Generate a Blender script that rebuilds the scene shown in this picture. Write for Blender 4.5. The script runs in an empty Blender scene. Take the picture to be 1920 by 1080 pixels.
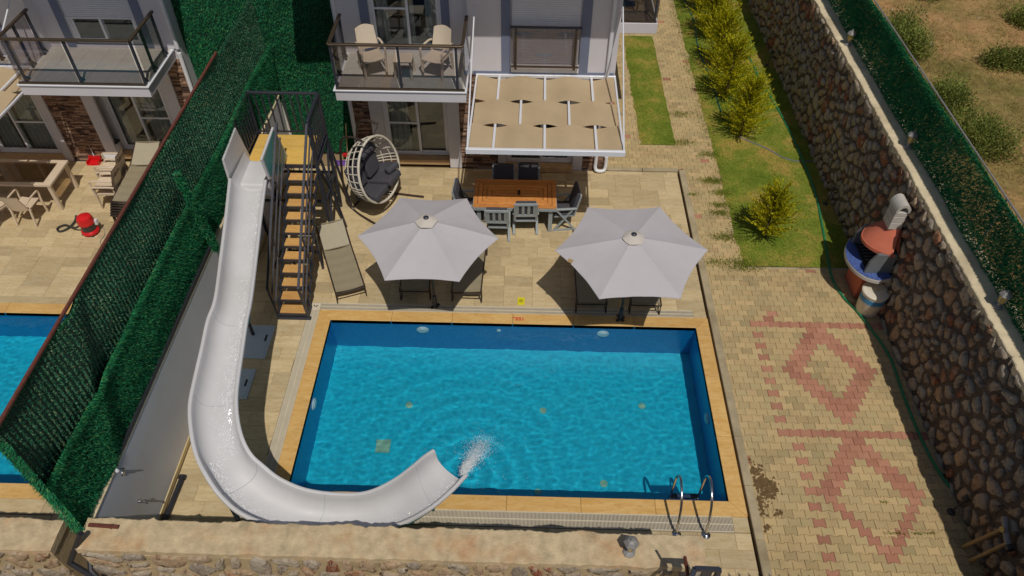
import bpy, bmesh, math, random
import numpy as np
from mathutils import Vector, Matrix, noise as mnoise
random.seed(7)
sc = bpy.context.scene
RAD = math.radians
# ------------------------------------------------------------------ camera
CAMH = 11.5
FPX = 1408.0
RW = np.array([[0.99966772, 0.02126953, -0.01456237],      # world axes seen from the lens (x right, y down, z forward)
               [0.02544633, -0.72407581, 0.68925082],
               [0.00411578, -0.68939236, -0.72437645]])
cam_d = bpy.data.cameras.new('camera')
cam = bpy.data.objects.new('camera', cam_d)
sc.collection.objects.link(cam)
cam_d.sensor_width = 36.0
cam_d.lens = FPX / 1920.0 * 36.0
cam_d.clip_end = 2000.0
cx, cy, cz = RW[:, 0], RW[:, 1], RW[:, 2]
cam.matrix_world = Matrix(((cx[0], -cy[0], -cz[0], 0), (cx[1], -cy[1], -cz[1], 0), (cx[2], -cy[2], -cz[2], CAMH), (0, 0, 0, 1)))
sc.camera = cam
# ------------------------------------------------------------------ sky, sun, exposure
SUNV = Vector((0.155, -0.53, 1.0)).normalized()            # towards the sun
world = bpy.data.worlds.new('World'); sc.world = world; world.use_nodes = True
wn = world.node_tree.nodes; wl = world.node_tree.links
sky = wn.new('ShaderNodeTexSky'); sky.sky_type = 'NISHITA'; sky.sun_disc = False
sky.sun_elevation = math.asin(SUNV.z); sky.sun_rotation = math.atan2(SUNV.x, SUNV.y)
sky.air_density = 1.0; sky.dust_density = 1.2
wl.new(sky.outputs[0], wn['Background'].inputs['Color'])
wn['Background'].inputs['Strength'].default_value = 0.075
sl = bpy.data.lights.new('sun', 'SUN'); sl.energy = 4.2; sl.angle = RAD(0.5); sl.color = (1.0, 0.955, 0.88)
sun = bpy.data.objects.new('sun', sl); sc.collection.objects.link(sun)
sun.rotation_euler = (-SUNV).to_track_quat('-Z', 'Y').to_euler(); sun.location = (3, -10, 25)
sc.view_settings.view_transform = 'Standard'; sc.view_settings.look = 'None'
sc.view_settings.gamma = 1.0; sc.view_settings.use_curve_mapping = False
sc.view_settings.exposure = -0.78
# ------------------------------------------------------------------ photo pixel -> point on a known plane
def ray(x, y):
    return RW @ np.array([x - 960.0, y - 540.0, FPX])
def P(x, y, z=0.0):
    r = ray(x, y); t = (z - CAMH) / r[2]; return Vector((r[0] * t, r[1] * t, z))
def PY(x, y, Y):
    r = ray(x, y); t = Y / r[1]; return Vector((r[0] * t, Y, CAMH + r[2] * t))
def PX(x, y, X):
    r = ray(x, y); t = X / r[0]; return Vector((X, r[1] * t, CAMH + r[2] * t))
# ------------------------------------------------------------------ materials
def C(r, g, b, k=1.0):
    f = lambda c: (c / 12.92 if c <= 0.04045 else ((c + 0.055) / 1.055) ** 2.4)
    return (f(r / 255) * k, f(g / 255) * k, f(b / 255) * k)
class NT:
    def __init__(s, name):
        s.m = bpy.data.materials.new(name); s.m.use_nodes = True
        s.t = s.m.node_tree; s.b = s.t.nodes['Principled BSDF']; s.out = s.t.nodes['Material Output']
        s._p = None
    def n(s, typ, **kw):
        x = s.t.nodes.new(typ)
        for k, v in kw.items():
            setattr(x, k, v)
        return x
    def l(s, a, b): s.t.links.new(a, b)
    def put(s, sock, v):
        if hasattr(v, 'is_output'): s.l(v, sock)
        elif isinstance(v, (tuple, list)) and len(v) == 3 and len(sock.default_value) == 4: sock.default_value = (*v, 1)
        else: sock.default_value = v
    def pos(s):
        if s._p is None: s._p = s.n('ShaderNodeNewGeometry')
        return s._p.outputs['Position']
    def isl(s):
        s.pos(); return s._p.outputs['Random Per Island']
    def objr(s): return s.n('ShaderNodeObjectInfo').outputs['Random']
    def math(s, op, a, b=0.0, c=0.0):
        x = s.n('ShaderNodeMath', operation=op); s.put(x.inputs[0], a); s.put(x.inputs[1], b); s.put(x.inputs[2], c); return x.outputs[0]
    def vmath(s, op, a, b=(0, 0, 0)):
        x = s.n('ShaderNodeVectorMath', operation=op); s.put(x.inputs[0], a); s.put(x.inputs[1], b); return x.outputs[0]
    def noise(s, scale, vec=None, detail=4, rough=.6, dist=0.0):
        x = s.n('ShaderNodeTexNoise'); s.put(x.inputs['Vector'], vec or s.pos())
        x.inputs['Scale'].default_value = scale; x.inputs['Detail'].default_value = detail
        x.inputs['Roughness'].default_value = rough; x.inputs['Distortion'].default_value = dist; return x.outputs['Fac']
    def stretch(s, v, sx, sy, sz): return s.vmath('MULTIPLY', v, (sx, sy, sz))
    def ramp(s, fac, stops, interp='LINEAR'):
        x = s.n('ShaderNodeValToRGB'); s.put(x.inputs[0], fac); cr = x.color_ramp; cr.interpolation = interp
        while len(cr.elements) < len(stops): cr.elements.new(0.5)
        for e, (p, c) in zip(cr.elements, stops):
            e.position = p; e.color = (*c, 1) if isinstance(c, (tuple, list)) else (c, c, c, 1)
        return x.outputs[0]
    def mix(s, fac, a, b, mode='MIX'):
        x = s.n('ShaderNodeMix', data_type='RGBA', blend_type=mode); s.put(x.inputs[0], fac); s.put(x.inputs[6], a); s.put(x.inputs[7], b); return x.outputs[2]
    def bump(s, h, strength=.3, dist=.01):
        x = s.n('ShaderNodeBump'); s.put(x.inputs['Height'], h); x.inputs['Strength'].default_value = strength; x.inputs['Distance'].default_value = dist
        s.l(x.outputs[0], s.b.inputs['Normal']); return x
    def fin(s, col, rough=.6, metal=0.0, spec=.5, alpha=None):
        s.put(s.b.inputs['Base Color'], col); s.put(s.b.inputs['Roughness'], rough); s.b.inputs['Metallic'].default_value = metal
        s.b.inputs['Specular IOR Level'].default_value = spec
        if alpha is not None: s.put(s.b.inputs['Alpha'], alpha)
        return s.m
def plain(name, col, rough=.6, metal=0.0, spec=.5, var=.12, scale=6.0, bump=.0, bscale=60.0, rnd=0.0, isl=False, dirt=None):
    n = NT(name)
    f = n.ramp(n.noise(scale), [(.25, 1 - var), (.75, 1 + var * .6)])
    c = n.mix(1.0, col, f, 'MULTIPLY')
    if rnd:
        r = n.isl() if isl else n.objr()
        c = n.mix(1.0, c, n.ramp(r, [(0, 1 - rnd), (1, 1 + rnd * .7)]), 'MULTIPLY')
    if dirt:
        c = n.mix(n.ramp(n.noise(scale * .35, detail=6), [(.5, 0.0), (.72, dirt[1])]), c, dirt[0])
    if bump: n.bump(n.noise(bscale, detail=3), bump, .01)
    rr = n.ramp(n.noise(scale * 2.3), [(.3, max(.02, rough - .07)), (.7, min(1, rough + .07))])
    return n.fin(c, rr, metal, spec)
def glassmat(name, tint, alpha, rough=.03):
    n = NT(name)
    tr = n.n('ShaderNodeBsdfTransparent'); tr.inputs[0].default_value = (*tint, 1)
    gl = n.n('ShaderNodeBsdfGlossy'); gl.inputs['Roughness'].default_value = rough; gl.inputs[0].default_value = (.9, .95, 1, 1)
    fr = n.n('ShaderNodeFresnel'); n.pos(); n.l(n.math('MULTIPLY_ADD', n._p.outputs['Backfacing'], 1 / 1.5 - 1.5, 1.5), fr.inputs[0])
    mx = n.n('ShaderNodeMixShader'); n.l(n.math('ADD', fr.outputs[0], alpha), mx.inputs[0])
    n.l(tr.outputs[0], mx.inputs[1]); n.l(gl.outputs[0], mx.inputs[2]); n.l(mx.outputs[0], n.out.inputs['Surface'])
    return n.m
M = {}
# ------------------------------------------------------------------ objects
COL = sc.collection
ORG = {}
def tag(o, label=None, cat=None, group=None, kind=None):
    if label: o['label'] = label
    if cat: o['category'] = cat
    if group: o['group'] = group
    if kind: o['kind'] = kind
    return o
def thing(name, loc, label, cat, group=None):
    o = bpy.data.objects.new(name, None); COL.objects.link(o); o.location = loc; o.empty_display_size = .2
    ORG[o] = Vector(loc); return tag(o, label, cat, group)
def link(name, me, mat, parent=None):
    o = bpy.data.objects.new(name, me); COL.objects.link(o)
    if mat is not None and len(me.materials) == 0: me.materials.append(M[mat] if isinstance(mat, str) else mat)
    if parent is not None: o.parent = parent
    return o
def copy_tree(o, parent=None):
    c = o.copy(); COL.objects.link(c); c.parent = parent; ORG[c] = ORG.get(o, Vector())
    for ch in list(o.children): copy_tree(ch, c)
    return c
class MB:
    def __init__(s): s.v = []; s.f = []
    def add(s, vs, fs):
        o = len(s.v); s.v.extend([tuple(p) for p in vs]); s.f.extend([tuple(i + o for i in f) for f in fs]); return s
    def box(s, x0, x1, y0, y1, z0, z1):
        return s.add([(x0, y0, z0), (x1, y0, z0), (x1, y1, z0), (x0, y1, z0), (x0, y0, z1), (x1, y0, z1), (x1, y1, z1), (x0, y1, z1)],
                     [(3, 2, 1, 0), (4, 5, 6, 7), (0, 1, 5, 4), (1, 2, 6, 5), (2, 3, 7, 6), (3, 0, 4, 7)])
    def obox(s, c, size, mtx):
        sx, sy, sz = [k / 2 for k in size]; c = Vector(c)
        return s.add([c + mtx @ Vector(p) for p in [(-sx, -sy, -sz), (sx, -sy, -sz), (sx, sy, -sz), (-sx, sy, -sz), (-sx, -sy, sz), (sx, -sy, sz), (sx, sy, sz), (-sx, sy, sz)]],
                     [(3, 2, 1, 0), (4, 5, 6, 7), (0, 1, 5, 4), (1, 2, 6, 5), (2, 3, 7, 6), (3, 0, 4, 7)])
    def bar(s, p, q, w, h=None, up=(0, 0, 1)):
        p, q = Vector(p), Vector(q); h = h or w; d = q - p; L = d.length
        if L < 1e-6: return s
        d.normalize(); u = Vector(up)
        if abs(d.dot(u)) > .98: u = Vector((0, 1, 0))
        x = d.cross(u).normalized(); z = x.cross(d)
        return s.obox((p + q) / 2, (w, L, h), Matrix((x, d, z)).transposed())
    def tube(s, path, r, n=8, closed=False, caps=True):
        path = [Vector(p) for p in path]; m = len(path); rs = r if isinstance(r, (list, tuple)) else [r] * m
        vs = []; fs = []; px = None
        for i, p in enumerate(path):
            a = path[i - 1] if (i > 0 or closed) else p; b = path[(i + 1) % m] if (i < m - 1 or closed) else p
            d = (b - a).normalized() if (b - a).length > 1e-9 else Vector((0, 0, 1))
            if px is None:
                u = Vector((0, 0, 1)) if abs(d.z) < .9 else Vector((1, 0, 0)); px = d.cross(u).normalized()
            else:
                px = (px - d * px.dot(d)); px = px.normalized() if px.length > 1e-6 else d.orthogonal().normalized()
            py = d.cross(px)
            for k in range(n):
                t = 2 * math.pi * k / n; vs.append(p + (px * math.cos(t) + py * math.sin(t)) * rs[i])
        for i in range(m if closed else m - 1):
            j = (i + 1) % m
            for k in range(n):
                k2 = (k + 1) % n; fs.append((i * n + k, i * n + k2, j * n + k2, j * n + k))
        if caps and not closed:
            fs.append(tuple(range(n))[::-1]); fs.append(tuple((m - 1) * n + k for k in range(n)))
        return s.add(vs, fs)
    def lathe(s, prof, c=(0, 0, 0), n=20, axis=None):
        c = Vector(c); vs = []; fs = []; q = Vector((0, 0, 1)).rotation_difference(Vector(axis)).to_matrix() if axis else Matrix.Identity(3)
        for r, z in prof:
            for k in range(n):
                t = 2 * math.pi * k / n; vs.append(c + q @ Vector((r * math.cos(t), r * math.sin(t), z)))
        for i in range(len(prof) - 1):
            for k in range(n):
                k2 = (k + 1) % n; fs.append((i * n + k, i * n + k2, (i + 1) * n + k2, (i + 1) * n + k))
        fs.append(tuple(range(n))[::-1]); fs.append(tuple((len(prof) - 1) * n + k for k in range(n)))
        return s.add(vs, fs)
    def prism(s, pts, z0, z1):
        n = len(pts)
        return s.add([(x, y, z0) for x, y in pts] + [(x, y, z1) for x, y in pts],
                     [tuple(range(n))[::-1], tuple(range(n, 2 * n))] + [(i, (i + 1) % n, n + (i + 1) % n, n + i) for i in range(n)])
    def quad(s, a, b, c, d): return s.add([a, b, c, d], [(0, 1, 2, 3)])
    def sheet(s, a, b, c, d, th):
        a, b, c, d = map(Vector, (a, b, c, d)); nrm = (b - a).cross(d - a).normalized() * th
        return s.add([a, b, c, d, a + nrm, b + nrm, c + nrm, d + nrm], [(3, 2, 1, 0), (4, 5, 6, 7), (0, 1, 5, 4), (1, 2, 6, 5), (2, 3, 7, 6), (3, 0, 4, 7)])
    def grid(s, fn, nu, nv, closed_u=False):
        vs = [fn(i / nu, j / nv) for j in range(nv + 1) for i in range(nu + 1)]
        return s.add(vs, [(j * (nu + 1) + i, j * (nu + 1) + i + 1, (j + 1) * (nu + 1) + i + 1, (j + 1) * (nu + 1) + i) for j in range(nv) for i in range(nu)])
    def mesh(s, name, off=Vector(), bevel=0, seg=1, smooth=False, merge=False):
        me = bpy.data.meshes.new(name)
        me.from_pydata([(x - off[0], y - off[1], z - off[2]) for x, y, z in s.v], [], s.f)
        if bevel or merge:
            bm = bmesh.new(); bm.from_mesh(me)
            if merge: bmesh.ops.remove_doubles(bm, verts=bm.verts, dist=1e-4)
            if bevel:
                es = [e for e in bm.edges if len(e.link_faces) == 2 and e.calc_face_angle(0) > .6]
                bmesh.ops.bevel(bm, geom=es, offset=bevel, offset_type='OFFSET', segments=seg, affect='EDGES', profile=.6, clamp_overlap=True)
            bm.to_mesh(me); bm.free()
        if smooth:
            me.polygons.foreach_set('use_smooth', [True] * len(me.polygons))
            if smooth != 'all': me.set_sharp_from_angle(angle=RAD(38))
        me.update(); return me
    def build(s, name, mat, parent=None, bevel=0, seg=1, smooth=False, merge=False, kind=None, label=None):
        off = ORG.get(parent, Vector()) if parent is not None else Vector()
        o = link(name, s.mesh(name, off, bevel, seg, smooth, merge), mat, parent); ORG[o] = off
        if kind: o['kind'] = kind
        if label: o['label'] = label
        return o
def catmull(pts, per=6, closed=False):
    pts = [np.array(p, float) for p in pts]; out = []; n = len(pts)
    rng = range(n if closed else n - 1)
    for i in rng:
        p1, p2 = pts[i], pts[(i + 1) % n]
        p0 = pts[i - 1] if (i > 0 or closed) else 2 * p1 - p2
        p3 = pts[(i + 2) % n] if (i + 2 < n or closed) else 2 * p2 - p1
        for k in range(per):
            t = k / per
            out.append(.5 * (2 * p1 + (p2 - p0) * t + (2 * p0 - 5 * p1 + 4 * p2 - p3) * t * t + (3 * p1 - p0 - 3 * p2 + p3) * t ** 3))
    if not closed: out.append(pts[-1])
    return [Vector(p) for p in out]
def rz(a): return Matrix.Rotation(a, 3, 'Z')
# ================================================================== MATERIALS
def m_tile(name, base, vein, dark, rnd=.16, isl=False):
    n = NT(name); r = n.isl() if isl else n.objr()
    off = n.n('ShaderNodeCombineXYZ'); n.l(n.math('MULTIPLY', r, 37.0), off.inputs[0]); n.l(n.math('MULTIPLY', r, 91.0), off.inputs[1])
    v = n.vmath('ADD', n.pos(), off.outputs[0])
    f1 = n.noise(1.0, n.stretch(v, 2.2, 11, 1), 5, .65, .6); f2 = n.noise(3.0, n.stretch(v, 3, 9, 1), 4, .6)
    c = n.mix(n.ramp(f1, [(.30, 0.0), (.62, 1.0)]), base, vein)
    c = n.mix(n.ramp(f2, [(.52, 0.0), (.75, .55)]), c, dark)
    c = n.mix(1.0, c, n.ramp(r, [(0, 1 - rnd), (.5, 1.0), (1, 1 + rnd * .55)]), 'MULTIPLY')
    c = n.mix(n.ramp(n.noise(.55, detail=6, rough=.7), [(.52, 0.0), (.75, .22)]), c, C(120, 100, 74))
    n.bump(n.noise(40, detail=3), .08, .004)
    return n.fin(c, n.ramp(f2, [(.3, .42), (.7, .62)]), 0, .4)
M['tile'] = m_tile('patio tile', C(192, 168, 124), C(208, 188, 148), C(160, 130, 86), .2)
M['coping'] = m_tile('pool coping', C(208, 160, 88), C(222, 182, 116), C(176, 118, 50), .08)
M['grout'] = plain('grout', C(150, 128, 92), .9, var=.2, bump=.2)
M['ground'] = plain('soil', C(150, 128, 92), .95, var=.3, scale=.6, bump=.4)
def m_paver(name, a, b, rnd, isl):
    n = NT(name); r = n.isl() if isl else n.objr()
    c = n.mix(n.ramp(r, [(0, 0.0), (1, 1.0)]), a, b)
    r2 = n.math('FRACT', n.math('MULTIPLY', r, 17.3))
    c = n.mix(1.0, c, n.ramp(r2, [(0, 1 - rnd), (.15, 1 - rnd * .35), (1, 1 + rnd * .4)]), 'MULTIPLY')
    c = n.mix(n.ramp(n.noise(1.1, detail=8, rough=.75), [(.50, 0.0), (.74, .35)]), c, C(96, 84, 60))
    c = n.mix(1.0, c, n.ramp(n.noise(90, detail=2), [(.3, .86), (.7, 1.1)]), 'MULTIPLY')
    n.bump(n.noise(120, detail=2), .25, .004)
    return n.fin(c, .85, 0, .25)
TAN = (C(198, 170, 124), C(184, 164, 120)); RED = (C(190, 136, 110), C(172, 118, 96))
M['paver'] = m_paver('tan paver', *TAN, .22, False); M['paver_red'] = m_paver('red paver', *RED, .2, False)
M['paver_i'] = m_paver('tan pavers', *TAN, .22, True); M['paver_red_i'] = m_paver('red pavers', *RED, .2, True)
M['joint'] = plain('paver joint sand', C(122, 98, 62), .95, var=.3, scale=4)
M['kerb'] = plain('kerb concrete', C(178, 162, 130), .9, var=.25, scale=3, bump=.3, rnd=.1, dirt=(C(110, 94, 64), .6))
def m_lawn():
    n = NT('lawn'); f = n.noise(.9, detail=7, rough=.7); g = n.noise(26, detail=3)
    c = n.ramp(f, [(.32, C(92, 116, 34)), (.5, C(128, 138, 52)), (.62, C(172, 150, 76)), (.74, C(186, 146, 86))])
    c = n.mix(1.0, c, n.ramp(g, [(.3, .6), (.7, 1.2)]), 'MULTIPLY'); n.bump(n.noise(60, detail=3), .6, .02)
    return n.fin(c, .95, 0, .1)
M['lawn'] = m_lawn()
def m_blade(name, stops, trans=.25, rough=.6):
    n = NT(name); c = n.ramp(n.isl(), stops)
    c = n.mix(1.0, c, n.ramp(n.noise(1.3, detail=5), [(.3, .7), (.7, 1.2)]), 'MULTIPLY')
    n.fin(c, rough, 0, .25)
    tl = n.n('ShaderNodeBsdfTranslucent'); n.l(c, tl.inputs[0]); mx = n.n('ShaderNodeMixShader'); mx.inputs[0].default_value = trans
    n.l(n.b.outputs[0], mx.inputs[1]); n.l(tl.outputs[0], mx.inputs[2]); n.l(mx.outputs[0], n.out.inputs['Surface']); return n.m
M['grass'] = m_blade('grass blades', [(0, C(92, 124, 30)), (.5, C(132, 150, 48)), (.8, C(160, 156, 64)), (1, C(190, 166, 96))])
M['drygrass'] = m_blade('dry grass blades', [(0, C(120, 112, 50)), (.5, C(170, 146, 88)), (1, C(198, 172, 118))])
M['hedge'] = m_blade('hedge needles', [(0, C(22, 92, 64)), (.5, C(36, 130, 86)), (.85, C(58, 158, 98)), (1, C(116, 170, 100))], .25, .6)
M['hedge_rib'] = m_blade('hedge needles ribbed', [(0, C(30, 96, 72)), (.4, C(50, 128, 94)), (.8, C(104, 158, 122)), (1, C(160, 172, 124))], .2, .5)  # paler needle tones for the ribbed upper sheet
M['hedge_back'] = plain('hedge backing', C(18, 56, 40), .85, var=.35, scale=9, bump=.4, bscale=50)
def m_hill():
    n = NT('hillside soil'); f = n.noise(.45, detail=8, rough=.72); g = n.noise(5, detail=6, rough=.7)
    c = n.ramp(f, [(.33, C(118, 112, 58)), (.46, C(158, 134, 84)), (.56, C(184, 146, 98)), (.68, C(198, 144, 102))])
    c = n.mix(1.0, c, n.ramp(g, [(.3, .62), (.7, 1.15)]), 'MULTIPLY'); n.bump(g, .7, .06); return n.fin(c, .97, 0, .1)
M['hill'] = m_hill()
def m_stone(name, rnd_isl):
    n = NT(name); r = n.isl() if rnd_isl else n.objr()
    c = n.ramp(r, [(0, C(160, 148, 136)), (.3, C(188, 172, 150)), (.52, C(200, 186, 166)), (.7, C(198, 164, 130)), (.84, C(206, 178, 142)), (.94, C(180, 114, 80)), (1, C(160, 92, 66))])
    c = n.mix(n.ramp(n.noise(9, detail=8, rough=.75), [(.46, 0.0), (.62, .8)]), c, C(214, 196, 168))
    c = n.mix(n.ramp(n.noise(11, detail=5, rough=.75), [(.52, 0.0), (.66, .75)]), c, C(112, 80, 60))
    n.bump(n.noise(16, detail=8, rough=.75), 1.0, .06); return n.fin(c, .95, 0, .15)
M['stone'] = m_stone('field stone', False); M['stone_i'] = m_stone('field stones', True)
M['mortar'] = plain('stone wall mortar', C(96, 84, 74), .95, var=.35, scale=5, bump=.8, bscale=30)
M['concrete'] = plain('wall top concrete', C(204, 182, 144), .95, var=.32, scale=7, bump=1.0, bscale=34, dirt=(C(190, 122, 66), .45))
M['concrete_pale'] = plain('rough render', C(226, 208, 172), .92, var=.2, scale=3, bump=.9, bscale=14, dirt=(C(150, 130, 100), .5))
M['mortar_pale'] = plain('pale mortar', C(186, 164, 126), .95, var=.3, scale=4, bump=.8, bscale=24)
M['white'] = plain('white wall paint', C(214, 210, 214), .75, var=.05, scale=1.2, dirt=(C(190, 180, 165), .25))
M['slate'] = plain('slate blue trim paint', C(116, 124, 146), .75, var=.06)
M['white_pvc'] = plain('white frame', C(226, 226, 230), .35, var=.04, spec=.5)
M['shutter'] = plain('shutter slats', C(216, 216, 222), .4, var=.05)
M['dark_metal'] = plain('dark metal', C(58, 60, 70), .42, .2, var=.15)
M['bronze'] = plain('bronze rail', C(96, 82, 66), .4, .6, var=.15)
M['rust'] = plain('rusty rail', C(112, 60, 46), .75, .1, var=.3, scale=12)
M['rail_glass'] = glassmat('railing glass', (.76, .74, .74), .0)
M['pane'] = glassmat('window glass', (.80, .84, .84), .03)
M['room'] = plain('room interior', C(150, 142, 126), .9, var=.2)
M['curtain'] = plain('curtain', C(196, 194, 190), .9, var=.25, scale=14)
M['sheer'] = glassmat('sheer', (.5, .5, .5), .0)
M['balc_floor'] = plain('balcony floor', C(196, 190, 178), .7, var=.1)
M['sill'] = plain('door sill stone', C(206, 168, 120), .7, var=.2)
def m_ledge(isl):
    n = NT('ledge stone'); c = n.ramp(n.isl(), [(0, C(78, 62, 56)), (.4, C(128, 100, 84)), (.7, C(160, 126, 104)), (1, C(186, 156, 132))]); n.bump(n.noise(30, detail=5), .7, .02)
    return n.fin(n.mix(1.0, c, n.ramp(n.noise(18, detail=4), [(.3, .7), (.7, 1.15)]), 'MULTIPLY'), .9, 0, .2)
M['ledge'] = m_ledge(True)
M['awning'] = plain('awning fabric', C(222, 198, 156), .85, var=.06, scale=2)
n = NT('awning cloth'); n.fin(n.mix(1.0, C(214, 192, 156), n.ramp(n.noise(1.6, detail=4), [(.3, .9), (.7, 1.05)]), 'MULTIPLY'), .85, 0, .2)
tl = n.n('ShaderNodeBsdfTranslucent'); tl.inputs[0].default_value = (*C(214, 180, 130), 1); mx = n.n('ShaderNodeMixShader'); mx.inputs[0].default_value = .3
n.l(n.b.outputs[0], mx.inputs[1]); n.l(tl.outputs[0], mx.inputs[2]); n.l(mx.outputs[0], n.out.inputs['Surface']); M['awning'] = n.m
M['grp'] = plain('white fibreglass', C(208, 206, 206), .5, var=.07, scale=1.5, spec=.4, dirt=(C(186, 182, 174), .35))
M['teal'] = plain('teal gelcoat', C(58, 150, 146), .4, var=.1)
M['black_pipe'] = plain('black pipe', C(44, 44, 48), .45, var=.15)
M['wood'] = m_tile('pine tread', C(204, 150, 82), C(220, 172, 104), C(176, 112, 52), .14)
M['wood_y'] = m_tile('yellow pine plank', C(222, 178, 84), C(232, 192, 104), C(196, 142, 54), .1)
M['teak'] = m_tile('teak table', C(196, 126, 62), C(214, 146, 78), C(150, 84, 36), .14)
M['grey_paint'] = plain('grey chair frame', C(156, 164, 166), .5, var=.1)
M['cushion'] = plain('charcoal cushion', C(74, 72, 78), .95, var=.2, scale=20, bump=.3, bscale=200)
M['canvas'] = plain('parasol canvas', C(192, 186, 188), .9, var=.03, scale=2.5, bump=.35, bscale=5.0, dirt=(C(178, 170, 166), .3))
M['canvas_vent'] = plain('parasol vent', C(206, 196, 184), .9, var=.08)
M['mesh_cloth'] = plain('lounger mesh', C(150, 138, 112), .8, var=.08, scale=8, bump=.15, bscale=300)
M['mesh_dark'] = plain('lounger mesh shaded weave', C(108, 98, 82), .85, var=.08)
M['brown_tube'] = plain('brown steel tube', C(66, 54, 48), .4, .2, var=.15)
M['rope'] = plain('cream rope weave', C(214, 204, 186), .8, var=.1, scale=30)
M['chrome'] = plain('polished steel', C(200, 200, 204), .18, 1.0, var=.06)
M['hatch'] = plain('hatch plastic', C(196, 208, 216), .5, var=.06)
M['yellow'] = plain('yellow marker', C(222, 208, 30), .6, var=.08)
M['yellow_d'] = plain('yellow marker ring', C(176, 166, 24), .6)
M['red_text'] = plain('red lettering', C(206, 40, 36), .6, var=.05)
M['hose'] = plain('green hose', C(40, 128, 84), .5, var=.15)
M['hose_d'] = plain('dark green hose', C(34, 84, 70), .5, var=.15)
M['terracotta'] = plain('terracotta', C(204, 112, 84), .8, var=.12, scale=5, bump=.2)
M['cblock'] = plain('grey cast concrete', C(196, 190, 180), .85, var=.12, bump=.3)
M['cdark'] = plain('slate panel', C(112, 116, 118), .75, var=.12)
def m_mosaic(name, a, b, cell, groutc):
    n = NT(name); v = n.pos(); sp = n.n('ShaderNodeSeparateXYZ'); n.l(v, sp.inputs[0])
    br = n.n('ShaderNodeTexVoronoi', feature='F1', distance='CHEBYCHEV'); br.inputs['Randomness'].default_value = 0; br.inputs['Scale'].default_value = 1 / cell
    n.l(v, br.inputs['Vector']); c = n.mix(n.ramp(br.outputs['Color'], [(.15, 0.0), (.85, 1.0)]), a, b)
    c = n.mix(n.ramp(br.outputs['Distance'], [(.44, 0.0), (.47, 1.0)]), c, groutc); return n.fin(c, .35, 0, .5)
M['bluetile'] = m_mosaic('blue mosaic', C(30, 52, 120), C(64, 92, 170), .03, C(150, 170, 200))
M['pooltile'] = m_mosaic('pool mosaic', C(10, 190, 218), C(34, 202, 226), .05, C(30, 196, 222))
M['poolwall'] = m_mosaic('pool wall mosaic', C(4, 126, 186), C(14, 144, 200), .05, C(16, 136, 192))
M['poolmark'] = plain('pale green pool fitting', C(150, 200, 170), .5)
M['pool_white'] = plain('pool light plastic', C(214, 230, 230), .4)
M['grate'] = plain('gutter grate plastic', C(216, 204, 180), .5, var=.08)
M['channel'] = plain('gutter channel', C(120, 108, 90), .9)
M['barrel'] = plain('off white plastic drum', C(224, 216, 196), .55, var=.1, dirt=(C(150, 140, 120), .4))
M['barrel_b'] = plain('blue drum print', C(62, 142, 190), .55, var=.1)
M['vac_red'] = plain('red plastic', C(214, 30, 34), .3, var=.06)
M['vac_dark'] = plain('black plastic', C(56, 54, 52), .4, var=.1)
M['beige_plastic'] = plain('beige furniture plastic', C(214, 194, 168), .5, var=.05)
M['cream_plastic'] = plain('cream chair plastic', C(216, 200, 178), .5, var=.05)
M['smoke_glass'] = glassmat('smoked table glass', (.74, .66, .58), .02)
M['lamp_metal'] = plain('weathered lantern metal', C(150, 146, 142), .6, .2, var=.2)
M['lamp_glass'] = plain('amber lantern glass', C(206, 176, 92), .3)
M['trunk'] = plain('conifer bark', C(92, 72, 52), .95, var=.3)
M['gold'] = m_blade('golden conifer sprays', [(0, C(104, 118, 18)), (.35, C(176, 178, 24)), (.75, C(226, 214, 36)), (1, C(246, 236, 72))], .4, .6)
M['bush'] = m_blade('scrub leaves', [(0, C(84, 100, 40)), (.5, C(128, 140, 62)), (1, C(168, 168, 90))], .3, .7)
M['board'] = plain('white board', C(206, 200, 190), .7, var=.06)
M['plywood'] = plain('pale wood', C(216, 190, 146), .7, var=.1)
M['purple'] = plain('purple plastic', C(120, 84, 160), .5)
M['foam'] = plain('foam', (.85, .88, .9), .5, var=.02)
M['wicker'] = plain('dark wicker', C(92, 82, 74), .7, var=.2)
M['bamboo'] = plain('weathered pole', C(176, 146, 100), .8, var=.2)
# ================================================================== GROUND, PATIO, POOL
PX0, PX1, PY0, PY1 = -3.89, 3.50, 6.14, 9.94
def sheet_cells(xs, ys, z, omit):
    mb = MB()
    for i in range(len(xs) - 1):
        for j in range(len(ys) - 1):
            if (i, j) not in omit: mb.quad((xs[i], ys[j], z), (xs[i + 1], ys[j], z), (xs[i + 1], ys[j + 1], z), (xs[i], ys[j + 1], z))
    return mb
NX = lambda x: -12.0 - x                                   # the neighbouring plot mirrors this one
g = sheet_cells([-400, NX(PX1) - .05, NX(PX0) + .05, PX0 - .05, PX1 + .05, 400], [-400, PY0 - .05, PY1 + .05, 400], -.12, {(1, 1), (3, 1)}).build('ground', 'ground', merge=True)
tag(g, 'bare sandy ground under the villas and terraces', 'ground', kind='structure')
TC = {}
def slab_mesh(key, w, d, h, bev):
    k = (key, round(w, 3), round(d, 3))
    if k not in TC:
        mb = MB(); b = bev
        x, y = w / 2, d / 2
        mb.add([(-x, -y, -h), (x, -y, -h), (x, y, -h), (-x, y, -h), (-x, -y, -b), (x, -y, -b), (x, y, -b), (-x, y, -b), (-x + b, -y + b, 0), (x - b, -y + b, 0), (x - b, y - b, 0), (-x + b, y - b, 0)],
               [(8, 9, 10, 11)] + [(i, (i + 1) % 4, 4 + (i + 1) % 4, 4 + i) for i in range(4)] + [(4 + i, 4 + (i + 1) % 4, 8 + (i + 1) % 4, 8 + i) for i in range(4)])
        TC[k] = mb.mesh(key)
    return TC[k]
rt = random.Random(3)
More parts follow.
